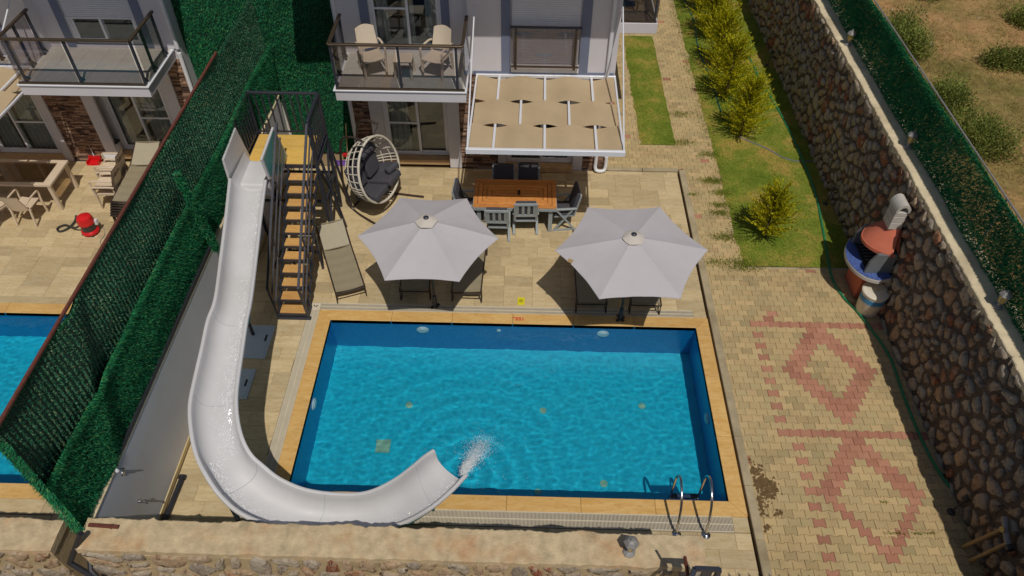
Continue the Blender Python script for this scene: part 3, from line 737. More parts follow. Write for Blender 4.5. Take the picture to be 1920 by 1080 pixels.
for fn, nm, V in ((up_pt, 'upper_sheet', 1.56), (lo_pt, 'lower_sheet', 1.18)):
    m_ = MB(); m_.grid(lambda u, v: fn(u * UV, v * V), 110, 10); m_.grid(lambda u, v: fn(u * UV, (1 - v) * V) - Vector((.03, 0, 0)), 110, 10); m_.build(nm, 'hedge_back', hf, smooth='all')
nb = MB(); needles(nb, up_pt, Vector((1, 0, 0)), UV, 1.58, 3800, rh, (.015, .035), .007, rib=.085); nb.build('rib_needles', 'hedge_rib', hf, kind='stuff')
nb = MB(); needles(nb, lo_pt, Vector((1, 0, 0)), UV, 1.22, 3600, rh, (.04, .075), .007); needles(nb, lambda u, v: lo_pt(u, 1.12 + v), Vector((1, 0, 0)), UV, .1, 7000, rh, (.05, .09), .007)
def end_pt(u, v): return Vector((BX - .10 + u, FY0 - .02, FZ0 + v))
needles(nb, end_pt, Vector((0, -1, 0)), .16, 2.3, 3500, rh, (.04, .08), .007); needles(nb, lambda u, v: up_pt(u, 1.5 + v), Vector((0, 0, 1)), UV, .03, 14000, rh, (.03, .07), .006); nb.build('needles', 'hedge', hf, kind='stuff')
MB().bar((BX - .10, FY0 + .05, FZ1 + .02), (BX - .10, 12.95, FZ1 + .02), .042, .042).build('top_rail', 'rust', hf, bevel=.006)
for y in (4.95, 7.2, 9.9, 12.6, 15.2): MB().tube([(BX - .30, y, -.11), (BX - .30, y, 3.7)], .03, 8).build('post', 'rust', hf)
MB().tube([(BX - .02, 5.5, 1.87), (BX - .02, 10.3, 1.87)], .038, 10).tube([(BX - .02, 5.5, 1.87), (BX - .02, 5.5, 1.80)], .036, 10).build('bottom_pipe', 'black_pipe', hf, smooth=True)
# wrapped brace leaning on the fence
a_, b_ = PX(329, 327, -5.55), PX(404, 468, -5.70)
br = MB().tube([a_, b_], .035, 8).build('brace', 'rust', hf)
nb = MB(); dd = b_ - a_; needles(nb, lambda u, v: a_ + dd * (u / dd.length) + Vector((rh.uniform(-.05, .05), rh.uniform(-.05, .05), rh.uniform(-.05, .05))), Vector((1, 0, .3)).normalized(), dd.length, .2, 9000, rh, (.05, .1), .008); nb.build('brace_needles', 'hedge', hf, kind='stuff')
BYF = 15.62
bf = thing('hedge_fence', (-6.2, BYF, 0), 'tall bright green hedge screen standing between the two villas', 'fence')
def bk_pt(u, v): return Vector((-8.9 + u, BYF + .05 * mnoise.noise(Vector((u * .8, v * .8, 8))), v))
m_ = MB(); m_.grid(lambda u, v: bk_pt(u * 4.75, v * 5.4), 40, 40); m_.grid(lambda u, v: bk_pt((1 - u) * 4.75, v * 5.4) + Vector((0, .04, 0)), 40, 40); m_.build('backing', 'hedge_back', bf, smooth='all')
nb = MB(); needles(nb, bk_pt, Vector((0, -1, 0)), 4.75, 5.4, 3000, rh, (.04, .08), .007); nb.build('needles', 'hedge', bf, kind='stuff')
for x in (-8.8, -7.2, -5.6, -4.25): MB().tube([(x, BYF + .08, -.11), (x, BYF + .08, 5.4)], .03, 8).build('post', 'rust', bf)
rf = thing('hedge_fence', (7.72, 12, 2.66), 'low dark green hedge netting fence on top of the stone retaining wall', 'fence')
def rf_pt(u, v): y = 3 + u; return Vector((7.70 + .03 * mnoise.noise(Vector((u * .8, v, 4))), y, 2.66 + v * (1 + .03 * mnoise.noise(Vector((u * .7, 0, 2))))))
nb = MB(); needles(nb, rf_pt, Vector((-1, 0, 0)), 21, 1.1, 5600, rh, (.04, .085), .009, keep=lambda u, v: mnoise.noise(Vector((u * .5, v * .6, 31))) + rh.uniform(-.45, .6) > -.22 - .15 * (1 - v))
needles(nb, lambda u, v: rf_pt(u, 1.05 + v * .8), Vector((-.5, 0, .8)).normalized(), 21, .07, 9000, rh, (.04, .09), .008); nb.build('needles', 'hedge', rf, kind='stuff')
nb = MB()
for k in range(30): nb.tube([rf_pt(u_, .02 + k * 1.07 / 30) + Vector((.01, 0, 0)) for u_ in np.linspace(0, 21, 43)], .0045, 3)
nb.build('netting_wire', 'hedge_back', rf)
for y in np.arange(3.4, 24, 2.05): MB().tube([(7.74, y, 2.6), (7.74, y, 3.78)], .022, 8).tube([(7.74, y, 3.6), (7.74, y + .55, 2.66)], .014, 6).build('post', 'lamp_metal', rf)
MB().tube([(7.74, 3, 3.79), (7.74, 24, 3.79)], .016, 6).build('top_rail', 'lamp_metal', rf)
# ================================================================== VILLAS
def villa(mir, label, shutter_door, curtains):
    mxx = (lambda x: NX(x)) if mir else (lambda x: x)
    root = thing('villa', (mxx(-1.1), 15.0, 0), label, 'house')
    def bx(mb, x0, x1, y0, y1, z0, z1):
        a, b = sorted((mxx(x0), mxx(x1))); return mb.box(a, b, y0, y1, z0, z1)
    def V(x, y, z): return Vector((mxx(x), y, z))
    YL, YR = 15.30, 15.06
    EZ = 6.2
    w = MB()                                                   # walls of the balcony bay
    for a in ((-4.20, -3.43, YL, YL + .25, 2.97, EZ), (-1.88, -1.30, YL, YL + .25, 2.97, EZ), (-3.43, -1.88, YL, YL + .25, 5.30, EZ), (-3.43, -1.88, YL, YL + .25, 2.70, 3.03),
              (-4.20, -3.43, YL + .03, YL + .25, -.1, 2.97), (-1.88, -1.30, YL + .03, YL + .25, -.1, 2.97), (-3.43, -1.88, YL + .03, YL + .25, 2.42, 2.70)): bx(w, *a)
    bx(w, -4.20, -3.95, YL + .25, 22, -.1, EZ)
    w.build('wall', 'white', root)
    w = MB()                                                   # walls of the awning bay
    for a in ((-1.30, -.37, YR, YR + .25, 2.62, EZ), (1.12, 1.95, YR, YR + .25, 2.62, EZ), (-.37, 1.12, YR, YR + .25, 5.2, EZ), (-.37, 1.12, YR, YR + .25, 2.62, 2.88),
              (-1.30, -.47, YR + .03, YR + .25, -.1, 2.62), (1.14, 1.95, YR + .03, YR + .25, -.1, 2.62), (-.47, 1.14, YR + .03, YR + .25, 2.36, 2.62), (-1.30, -1.1, YR + .25, YL, -.1, EZ)): bx(w, *a)
    bx(w, 1.70, 1.95, YR + .25, 22, -.1, EZ); bx(w, -4.20, 1.95, 21.75, 22, -.1, EZ)
    w.build('wall', 'white', root)
    bx(MB(), -3.94, 1.69, 15.6, 21.7, -.05, 0.05).build('room_floor', 'room', root); bx(MB(), -3.94, 1.69, 17.2, 17.3, 0.05, EZ).build('room_partition', 'room', root); bx(MB(), -3.94, 1.69, 15.6, 21.7, 2.6, 2.9).build('room_ceiling', 'room', root)
    rf_ = bx(MB(), -4.75, 2.25, 13.62, 22.5, EZ, EZ + .25).build('roof', 'white', root, bevel=.02)
    # slate trim
    t = MB()
    for a in ((-.58, -.38, YR - .02, YR, 2.69, 6.15), (1.125, 1.33, YR - .02, YR, 2.69, 6.15), (-1.22, 1.93, YR - .018, YR, 2.60, 2.69)): bx(t, *a)
    for a in ((-3.63, -3.43, YL - .02, YL, 2.98, 6.15), (-1.88, -1.70, YL - .02, YL, 2.98, 6.15)): bx(t, *a)
    t.build('trim', 'slate', root)
    # ledge stone cladding
    def ledge(x0, x1, y, z0, z1, seed):
        m_ = MB(); rr = random.Random(seed); z = z0
        while z < z1 - .01:
            h = min(rr.uniform(.028, .05), z1 - z); x = x0
            while x < x1 - .01:
                L = min(rr.uniform(.08, .30), x1 - x); bx(m_, x + .002, x + L - .002, y - rr.uniform(.012, .045), y + .01, z + .001, z + h - .002); x += L
            z += h
        m_.build('stone_cladding', 'ledge', root, kind='stuff')
    ledge(-4.20, -3.74, YL + .03, 0, 2.7, 1); ledge(-1.58, -.68, YR + .03, 0, 2.6, 2); ledge(1.40, 1.93, YR + .03, 0, 2.6, 3)
    # pilasters
    for x0, x1, y in ((-3.74, -3.44, YL), (-1.87, -1.58, YR + .02), (-.68, -.48, YR), (1.15, 1.39, YR)):
        bx(MB(), x0, x1, y - .05, y + .03, 0, 2.69 if x0 < -1 else 2.6).build('pilaster', 'white', root, bevel=.008)
    # sliding doors and windows
    def slider(name, x0, x1, z0, z1, y, sill, closed=0, split=.52):
        f = MB(); b = .06
        bx(f, x0, x1, y + .05, y + .13, z1 - b, z1); bx(f, x0, x1, y + .05, y + .13, z0, z0 + b); bx(f, x0, x0 + b, y + .05, y + .13, z0 + b, z1 - b); bx(f, x1 - b, x1, y + .05, y + .13, z0 + b, z1 - b)
        d = f.build(name, 'white_pvc', root, bevel=.006); ORG[d] = ORG[root]
        xm = x0 + (x1 - x0) * split; zb = z0 + b; zt = z1 - b
        for k, (a, c_) in enumerate(((x0 + b, xm + .04), (xm - .04, x1 - b))):
            yy = y + (.06 if k == 0 else .10); l_ = MB()
            bx(l_, a, a + .055, yy - .02, yy + .015, zb, zt); bx(l_, c_ - .055, c_, yy - .02, yy + .015, zb, zt); bx(l_, a + .055, c_ - .055, yy - .02, yy + .015, zb, zb + .06); bx(l_, a + .055, c_ - .055, yy - .02, yy + .015, zt - .06, zt)
            zm = zb + (zt - zb) * .40
            if k == 0: bx(l_, a + .055, c_ - .055, yy - .02, yy + .01, zm, zm + .045)
            l_.build('sash', 'white_pvc', d, bevel=.004)
            bx(MB(), a + .05, c_ - .05, yy - .004, yy + .002, zb + .05, zt - .05).build('pane', 'pane', d)
        if sill: bx(MB(), x0 - .02, x1 + .02, y - .16, y + .05, max(z0 - .14, .0), z0 - .002).build('sill', 'sill', d, bevel=.006)
        if closed:
            s = MB(); z = zt; 
            while z > z1 - closed * (z1 - z0):
                bx(s, x0 + .02, x1 - .02, y + .018, y + .03, z - .043, z - .004); bx(s, x0 + .02, x1 - .02, y + .024, y + .03, z - .05, z - .04); z -= .047
            bx(s, x0 + .02, x1 - .02, y + .012, y + .034, z - .05, z - .004); s.build('roller_shutter', 'shutter', d)
        return d
    def curtain(x0, x1, z0, z1, y, seed):
        m_ = MB(); k = int(abs(x1 - x0) * 60); fn = lambda u, v: V(x0 + (x1 - x0) * u, y + .035 * math.sin(u * abs(x1 - x0) * 48 + seed) + .01 * math.sin(u * 31), z0 + (z1 - z0) * v); m_.grid(fn, k, 3); m_.build('curtain', 'curtain', root, smooth='all')
    slider('patio_door', -3.43, -1.88, .14, 2.42, YL, True); slider('patio_door', -.47, 1.14, .16, 2.36, YR, True)
    slider('balcony_door', -3.43, -1.88, 3.03, 5.30, YL, False, closed=.70 if shutter_door else 0); slider('window', -.37, 1.12, 2.88, 5.2, YR, False, closed=.985)
    bx(MB(), -.37, 1.13, YR - .045, YR + .05, 2.69, 2.875).build('window_sill', 'white_pvc', root, bevel=.006)
    for i, c_ in enumerate(curtains): curtain(*c_, i)
    # balcony
    bx(MB(), -4.03, -1.28, 13.74, YL + .02, 2.70, 2.935).build('balcony_slab', 'white', root, bevel=.008)
    bx(MB(), -4.06, -1.26, 13.71, YL, 2.937, 2.965).build('balcony_edge', 'white_pvc', root, bevel=.005)
    fl = MB()
    for i in range(6):
        for j in range(3): bx(fl, -3.98 + i * .445, -3.98 + i * .445 + .44, 13.80 + j * .5, 13.80 + j * .5 + .495, 2.966, 2.972)
    fl.build('balcony_floor', 'balc_floor', root)
    r = MB(); HZ = 3.97
    for p, q in (((-4.0, 13.78), (-1.30, 13.78)), ((-4.0, 13.78), (-4.0, 15.05)), ((-1.31, 13.78), (-1.31, 15.05))): r.bar(V(*p, HZ), V(*q, HZ), .07, .045)
    rail = r.build('balcony_railing', 'bronze', root, bevel=.006)
    for x, y in ((-3.98, 13.80), (-2.62, 13.80), (-1.45, 13.80), (-4.0, 14.95), (-4.0, 14.3), (-1.31, 14.95), (-1.31, 14.4)):
        MB().bar(V(x, y, 2.966), V(x, y, HZ - .02), .05, .05).build('railing_post', 'dark_metal', rail, bevel=.004)
        MB().bar(V(x, y + .02, 3.12), V(x - (.0 if y > 14 else 0), y + .14, 2.972), .03, .03).build('post_foot', 'dark_metal', rail)
    for p, q in (((-3.94, 13.765), (-2.66, 13.765)), ((-2.58, 13.765), (-1.49, 13.765)), ((-1.42, 13.765), (-1.33, 13.765)), ((-4.025, 13.86), (-4.025, 14.9)), ((-1.285, 13.86), (-1.285, 14.9))):
        MB().bar(V(*p, 3.47), V(*q, 3.47), .010, .93).build('glass_panel', 'rail_glass', rail)
    MB().bar(V(-4.0, 13.765, 2.985), V(-1.30, 13.765, 2.985), .05, .035).build('bottom_rail', 'bronze', rail)
    # window guard
    g_ = MB().bar(V(-.39, YR - .12, 3.80), V(1.14, YR - .12, 3.80), .06, .04); g_ = g_.build('window_guard', 'dark_metal', root, bevel=.005)
    for x in (-.27, 1.02): MB().bar(V(x, YR - .10, 2.80), V(x, YR - .10, 3.79), .05, .035).build('guard_post', 'bronze', g_)
    MB().bar(V(-.37, YR - .13, 3.33), V(1.12, YR - .13, 3.33), .010, .86).build('guard_glass', 'rail_glass', g_)
    MB().bar(V(-.37, YR - .12, 2.88), V(1.12, YR - .12, 2.88), .045, .03).build('guard_rail', 'bronze', g_)
    # pipes
    MB().tube([V(1.78, YR - .07, 6.1), V(1.78, YR - .07, 2.75), V(1.74, YR - .06, 2.6)], .045, 10).build('downpipe', 'white_pvc', root, smooth=True)
    MB().tube(catmull([V(1.72, YR - .07, 2.55), V(1.72, YR - .07, .5), V(1.72, YR - .09, .14), V(1.78, YR - .13, .07), V(1.92, YR - .12, .07), V(1.97, YR - .08, .16), V(1.97, YR - .06, .45)], 5), .045, 10).build('downpipe', 'white_pvc', root, smooth=True)
    MB().tube([V(-4.17, YL - .04, 6.1), V(-4.17, YL - .04, 3.0)], .045, 10).tube([V(-4.17, YL - .05, 2.9), V(-4.17, YL - .05, .05)], .05, 10).build('downpipe', 'white_pvc', root, smooth=True)
    # air conditioner drain block and wall lamp
    return root
v1 = villa(False, 'white villa with chairs on its glass balcony and a beige awning', False,
           [(-3.36, -2.85, .2, 2.4, 15.50, 1), (-2.0, -1.88, .2, 2.4, 15.50, 2), (-3.36, -3.05, 3.1, 5.3, 15.5, 1), (-2.75, -2.5, 3.1, 5.3, 15.5, 1), (-2.25, -1.95, 3.1, 5.3, 15.5, 1), (-.4, .2, .22, 2.3, 15.28, 3), (.7, 1.1, .22, 2.3, 15.28, 3)] and
           [(-3.36, -2.85, .2, 2.4, 15.50), (-3.36, -3.05, 3.1, 5.3, 15.5), (-2.75, -2.5, 3.1, 5.3, 15.5), (-2.25, -1.95, 3.1, 5.3, 15.5), (-.4, .2, .22, 2.3, 15.28), (.7, 1.1, .22, 2.3, 15.28)])
v2 = villa(True, 'white villa with lowered shutter behind an empty balcony, beyond the hedge fence', True, [(-3.36, -2.7, .2, 2.4, 15.50), (-2.2, -1.95, .2, 2.4, 15.5), (-.4, .3, .22, 2.3, 15.28), (.6, 1.1, .22, 2.3, 15.28)])
# side balcony of the near villa
sb = MB().box(1.955, 3.06, 16.86, 19.6, 2.70, 2.96).build('side_balcony', 'white', v1, bevel=.008)
MB().box(1.96, 3.02, 16.9, 19.56, 2.962, 2.97).build('balcony_floor', 'wicker', sb)
MB().bar((1.96, 16.90, 3.97), (3.03, 16.90, 3.97), .06, .045).bar((3.02, 16.90, 3.97), (3.02, 19.5, 3.97), .06, .045).bar((1.96, 16.9, 2.985), (3.03, 16.9, 2.985), .05, .03).build('side_railing', 'bronze', sb)
for x in (2.1, 2.98): MB().bar((x, 16.92, 2.96), (x, 16.92, 3.95), .05, .05).build('railing_post', 'dark_metal', sb)
MB().bar((1.97, 16.88, 3.47), (2.96, 16.88, 3.47), .010, .93).build('glass_panel', 'rail_glass', sb); MB().bar((3.045, 16.95, 3.47), (3.045, 19.4, 3.47), .010, .93).build('glass_panel', 'rail_glass', sb)
# ================================================================== AWNINGS
def awning(mir, label):
    mxx = (lambda x: NX(x)) if mir else (lambda x: x); V = lambda x, y, z: Vector((mxx(x), y, z))
    ya, yb, za, zb = 15.0, 12.06, 2.60, 2.70
    root = thing('awning', (mxx(.35), 13.5, 2.55), label, 'awning')
    xl, xr, xl2, xr2 = -1.13, 1.95, -1.15, 1.91
    xs = lambda t, u: (xl + (xr - xl) * t) * (1 - u) + (xl2 + (xr2 - xl2) * t) * u
    Y = lambda u: ya + (yb - ya) * u; Z = lambda u: za + (zb - za) * u
    ts = [.0, .165, .33, .495, .66, .83, 1.0]
    for i, t in enumerate(ts):
        w = .05 if 0 < i < 6 else .04
        MB().bar(V(xs(t, 0), Y(0), Z(0)), V(xs(t, 1), Y(1), Z(1)), w, .045).build('rafter', 'white_pvc', root, bevel=.004)
    us = [.012, .36, .68, .985]
    for r in range(3):
        m_ = MB(); u0, u1 = us[r], us[r + 1]
        def fn(a, b, r=r, u0=u0, u1=u1):
            t = .01 + a * .98; u = u0 + (u1 - u0) * b; ph = t / (1 / 6.03)
            s = math.cos(math.pi * ph) * (-1 if r % 2 else 1)                # over one rafter, under the next
            if r % 2: s = -math.cos(math.pi * ph)* -1 * -1
            edge = (1 - (2 * b - 1) ** 4)
            pinch = .055 * (1 - edge) * max(0, s) * (1 if b > .5 else -1) * -1
            return V(xs(t, u), Y(u) - 0, Z(u) + .046 * s + .012 * math.sin(a * 37 + r) * edge * .3 - .01)
        m_.grid(fn, 96, 8); m_.build('cloth_strip', 'awning', root, smooth='all')
    MB().bar(V(xl2 - .03, yb, zb), V(xr2 + .03, yb, zb), .07, .12).build('front_beam', 'white_pvc', root, bevel=.008)
    MB().bar(V(xl - .02, ya + .03, za), V(xr + .02, ya + .03, za), .06, .07).build('wall_beam', 'white_pvc', root, bevel=.006)
    for x0, x1 in ((xl2 + .0, xl), (xr2, xr)):
        MB().tube([V(x0, yb + .02, zb + .05), V(x1, 15.0, 4.25)], .016, 8).build('stay_rod', 'white_pvc', root)
    return root
awning(False, 'beige woven cloth awning on white rafters over the teak table'); awning(True, 'beige cloth awning over the smoked glass table, beyond the hedge fence')
# ================================================================== WATER SLIDE
ST = [((428, 335), (500, 338), 2.36), ((421, 400), (492, 400), 2.30), ((411, 480), (483, 480), 2.20), ((400, 560), (473, 560), 2.12), ((386, 600), (465, 600), 2.08), ((374, 655), (457, 655), 2.02), ((361, 711), (449, 711), 1.96),
      ((352, 759), (446, 748), 1.92), ((354, 807), (449, 787), 1.88), ((363, 852), (458, 822), 1.82), ((382, 892), (474, 851), 1.72), ((411, 933), (497, 872), 1.6), ((452, 967), (527, 895), 1.48), ((520, 992), (575, 915), 1.36),
      ((598, 1004), (635, 923), 1.22), ((680, 1003), (688, 920), 1.08), ((751, 985), (735, 899), .95), ((805, 957), (772, 872), .8), ((846, 924), (793, 854), .70), ((876, 892), (811, 842), .66)]
PER = 5
Lr = catmull([P(*l, z + (.05 if 9 < i < 17 else 0)) for i, (l, r, z) in enumerate(ST)], PER); Rr_ = catmull([P(*r, z) for l, r, z in ST], PER)
NSL = len(Lr)
sl_t = thing('water_slide', (-4.9, 8.3, 0), 'white fibreglass water slide curving down from the stair tower into the pool', 'water slide')
def slide_sec(i, off=0.0, n_=16):
    a, b = Lr[i], Rr_[i]; m_ = (a + b) / 2; u = (b - a) / 2; w = u.length; un = u.normalized(); dep = .36; out = []
    nrm = Vector((0, 0, 1)); nrm = (nrm - un * nrm.dot(un)).normalized()
    for k in range(n_ + 1):
        t = math.pi * k / n_; cs, sn = -math.cos(t), math.sin(t)
        cx_ = math.copysign(abs(cs) ** .8, cs); sy = sn ** .75
        out.append(m_ + un * cx_ * (w - .06 + off) - nrm * sy * (dep + off))
    return out, un, nrm
def slide_piece(i0, i1):
    m_ = MB(); rows = []
    for i in range(i0, i1 + 1):
        s, un, nrm = slide_sec(i); so, _, _ = slide_sec(i, .018)
        lipL = [s[0] - un * .06 - nrm * .04, s[0] - un * .06 + nrm * .002, s[0] - un * .05 + nrm * .012, s[0] - un * .008 + nrm * .012]
        lipR = [s[-1] + un * .008 + nrm * .012, s[-1] + un * .05 + nrm * .012, s[-1] + un * .06 + nrm * .002, s[-1] + un * .06 - nrm * .04]
        rows.append(lipL + s + lipR)
    k = len(rows[0]); m_.add([p for r in rows for p in r], [(j * k + q, j * k + q + 1, (j + 1) * k + q + 1, (j + 1) * k + q) for j in range(len(rows) - 1) for q in range(k - 1)])
    seg = m_.build('trough_segment', 'grp', sl_t, smooth='all')
    o_ = MB(); rows = [slide_sec(i, .02)[0] for i in range(i0, i1 + 1)]; k = len(rows[0])
    o_.add([p for r in rows for p in r], [((j + 1) * k + q, (j + 1) * k + q + 1, j * k + q + 1, j * k + q) for j in range(len(rows) - 1) for q in range(k - 1)])
    o_.build('underside', 'teal', seg, smooth='all')
seams = [0, 18, 33, 53, 68, 86, NSL - 1]
for a, b in zip(seams[:-1], seams[1:]):
    slide_piece(a, b)
for b in seams[1:-1]:                                        # bolted joint: a hairline recess on the inside, a flange outside
    m_ = MB(); s, un, nrm = slide_sec(b); m_.tube([p + nrm * .001 for p in s], .0035, 4); m_.build('joint_seal', 'grey_paint', sl_t)
    m_ = MB(); so, _, _ = slide_sec(b, .05); si, _, _ = slide_sec(b, .02); t = (Lr[min(b + 1, NSL - 1)] - Lr[b - 1]).normalized() * .012
    k = len(so); m_.add([p - t for p in si] + [p - t for p in so] + [p + t for p in si] + [p + t for p in so], [(q, q + 1, k + q + 1, k + q) for q in range(k - 1)] + [(2 * k + q + 1, 2 * k + q, 3 * k + q, 3 * k + q + 1) for q in range(k - 1)] + [(k + q, k + q + 1, 3 * k + q + 1, 3 * k + q) for q in range(k - 1)])
    m_.build('joint_flange', 'teal', sl_t)
for X, pts in ((-5.78, ((429, 338), (417, 299), (440, 239), (469, 296), (462, 330))), (-5.0, ((504, 337), (489, 299), (511, 238), (537, 290), (528, 330)))):
    q = [PX(*p, X) for p in pts]; m_ = MB(); d = Vector((.045, 0, 0)); k = len(q)
    m_.add([p - d * .5 for p in q] + [p + d * .5 for p in q], [tuple(range(k)), tuple(range(2 * k - 1, k - 1, -1))] + [(i, k + i, k + (i + 1) % k, (i + 1) % k) for i in range(k)])
    w = m_.build('entry_wing', 'grp', sl_t, bevel=.01)
    if X > -5.5:
        m_ = MB(); qq = [p + Vector((.026, 0, 0)) for p in [q[0].lerp(q[2], .06), q[1].lerp(q[3], .06), q[2].lerp(q[0], .06), q[3].lerp(q[1], .06), q[4].lerp(q[1], .05)]]; m_.add(qq, [(0, 1, 2, 3, 4)][::1]); m_.build('wing_back', 'teal', w)
s0, un0, nn0 = slide_sec(0)
MB().box(-5.68, -5.10, 11.62, 12.42, 1.80, 2.10).build('entry_seat', 'grp', sl_t, bevel=.05, seg=3, smooth=True)
m_ = MB(); e0 = [Vector((x, 12.44, z)) for x, z in zip(np.linspace(-5.74, -5.04, 17), [2.3 - .42 * math.sin(math.pi * k / 16) ** .6 for k in range(17)])]
m_.add(e0 + s0, [(k, k + 1, 17 + k + 1, 17 + k) for k in range(16)]); m_.build('entry_trough', 'grp', sl_t, smooth='all')
for i in (10, 56, 70, 82):
    s, un, nrm = slide_sec(i, .03); b = s[8]
    pf = s[3] if i < 60 else s[10]
    MB().tube([(pf.x, pf.y, 0), (pf.x, pf.y, pf.z - .01)], .035, 8).build('support_post', 'dark_metal', sl_t, smooth=True)
    MB().tube([s[4], s[6] - nrm * .03, b - nrm * .03, s[10] - nrm * .03, s[12]], .02, 6).build('cradle', 'dark_metal', sl_t)
e_, une, nne = slide_sec(NSL - 1, .02)
MB().bar(e_[15], (e_[15].x + .1, e_[15].y - .02, WZ - .5), .03, .03).bar(e_[12], (e_[15].x + .1, e_[15].y - .02, .12), .02, .02).build('outlet_strut', 'white_pvc', sl_t)
# thin film of running water in the trough
wf = MB(); rw_ = random.Random(4)
for i in range(0, NSL - 2):
    s, un, nrm = slide_sec(i); s2, _, _ = slide_sec(i + 1)
    for q in range(30):
        t = 9.5 + rw_.gauss(0, 1.15) if i < 45 else 5.6 + rw_.gauss(0, 1.15) + (i - 45) * -.02
        t = min(14.5, max(2.5, t)); k = int(t); f = t - k; g_ = rw_.random(); p = s[k].lerp(s[k + 1], f).lerp(s2[k].lerp(s2[k + 1], f), g_) ; r = rw_.uniform(.004, .011)
        a = rw_.uniform(0, 6.28); d1 = (s2[k] - s[k]).normalized() * r * 1.6; d2 = (s[k + 1] - s[k]).normalized() * r
        wf.add([p - d1 + nrm * .001, p + d2 + nrm * .003, p + d1 + nrm * .001, p - d2 + nrm * .003, p + nrm * (.004 + r * .5)], [(0, 1, 4), (1, 2, 4), (2, 3, 4), (3, 0, 4)])
M['runwater'] = plain('running water beads', C(232, 232, 236), .12, var=.05)
wf.build('running_water', 'runwater', sl_t, kind='stuff')
# splash where the slide meets the pool
sp = MB(); cS = P(868, 890, WZ); dS = (P(905, 835, WZ) - cS)
def blob(mb, p, r, n_=5):
    mb.lathe([(r * .1, -r), (r * .8, -r * .55), (r, 0), (r * .8, r * .55), (r * .1, r)], p, n_)
for _ in range(4200):
    t = rw_.random() ** 1.1; q = cS + dS * t * 1.15 + Vector((rw_.gauss(0, .03 + .10 * t), rw_.gauss(0, .03 + .08 * t), abs(rw_.gauss(.01, .06)) * (1 - .4 * t))); blob(sp, q, rw_.uniform(.002, .0075) * (1.15 - .5 * t), 4)
for _ in range(260):
    a = rw_.uniform(0, 6.28); rr_ = abs(rw_.gauss(0, .5)); q = cS + dS * .6 + Vector((math.cos(a) * rr_, math.sin(a) * rr_, .006)); blob(sp, q, rw_.uniform(.002, .006), 4)
tag(sp.build('splash', 'foam', smooth='all'), 'white spray and foam where the slide runs into the pool', 'splash', kind='stuff')
# ================================================================== STAIR TOWER
tw = thing('slide_tower', (-4.9, 12.0, 0), 'black steel stair tower with pine treads and a railed platform', 'stairs')
PZ = 2.0; X0, X1, Y0, Y1 = -5.80, -4.32, 12.46, 13.48
k = 8
for i in range(k):
    y = Y0 + (Y1 - Y0) * i / k; MB().box(X0 + .03, X1 - .03, y + .004, y + (Y1 - Y0) / k - .004, PZ - .03, PZ).build('plank', 'wood_y', tw, bevel=.004)
m_ = MB()
for a, b in (((X0, Y0), (X1, Y0)), ((X1, Y0), (X1, Y1)), ((X1, Y1), (X0, Y1)), ((X0, Y1), (X0, Y0))): m_.bar((*a, PZ - .06), (*b, PZ - .06), .05, .08)
m_.build('platform_frame', 'dark_metal', tw)
for x, y in ((X0, Y0), (X1, Y0), (X1, Y1), (X0, Y1)): MB().bar((x, y, 0), (x, y, 3.02), .06, .06).build('post', 'dark_metal', tw)
m_ = MB()
for a, b in (((X1, Y0), (X1, Y1)), ((X1, Y1), (X0, Y1)), ((X0, Y1), (X0, Y0))): MB().bar((*a, 3.03), (*b, 3.03), .055, .05).build('guard_rail', 'dark_metal', tw, bevel=.006); MB().bar((*a, PZ + .08), (*b, PZ + .08), .03, .03).build('lower_rail', 'dark_metal', tw)
for i in range(1, 10): x = X0 + (X1 - X0) * i / 10; MB().bar((x, Y1, PZ + .08), (x, Y1, 3.02), .03, .03).build('baluster', 'dark_metal', tw)
for i in range(1, 7):
    y = Y0 + (Y1 - Y0) * i / 7
    for x in (X0, X1): MB().bar((x, y, PZ + .08), (x, y, 3.02), .03, .03).build('baluster', 'dark_metal', tw)
SXL, SXR = -4.93, -4.33; NT_ = 11
ty = lambda i: 10.06 + i * .222; tz = lambda i: .18 + i * .163
for i in range(NT_):
    y, z = ty(i), tz(i)
    MB().box(SXL + .04, SXR - .02, y - .10, y + .115, z - .035, z).build('tread', 'wood', tw, bevel=.005)
    MB().bar((SXL + .02, y - .105, z - .05), (SXR, y - .105, z - .05), .03, .05).bar((SXL + .02, y + .11, z - .05), (SXR, y + .11, z - .05), .03, .03).build('tread_bracket', 'dark_metal', tw)
for x in (SXL, SXR):
    m_ = MB(); pr = Vector((x, 9.95, .0))
    for i in range(NT_):
        a, b = Vector((x, ty(i) - .11, tz(i) - .04)), Vector((x, ty(i) + .11, tz(i) - .04)); m_.bar(pr, a, .035, .05, up=(1, 0, 0)); m_.bar(a, b, .035, .05); pr = b
    m_.bar(pr, (x, Y0, PZ - .06), .035, .05); m_.build('stringer', 'dark_metal', tw)
    m_ = MB(); top = Vector((x, 12.46, 3.0)); bot = Vector((x, 9.86, .98)); m_.bar(bot, top, .045, .04)
    for f in (.36, .66): m_.bar(Vector((x, 9.95, 0)).lerp(bot, f) + Vector((0, .02, 0)), Vector((x, 12.4, PZ)).lerp(top, f), .028, .028)
    m_.bar((x, 9.97, .0), bot, .045, .045); m_.build('handrail', 'dark_metal', tw)
    for i in (3, 7): MB().bar((x, ty(i), tz(i) - .04), (x, ty(i), tz(i) + .86), .028, .028).build('rail_post', 'dark_metal', tw)
MB().bar((SXL - .03, 9.95, .03), (SXR + .05, 9.95, .03), .07, .05).build('base_bar', 'dark_metal', tw, bevel=.006)
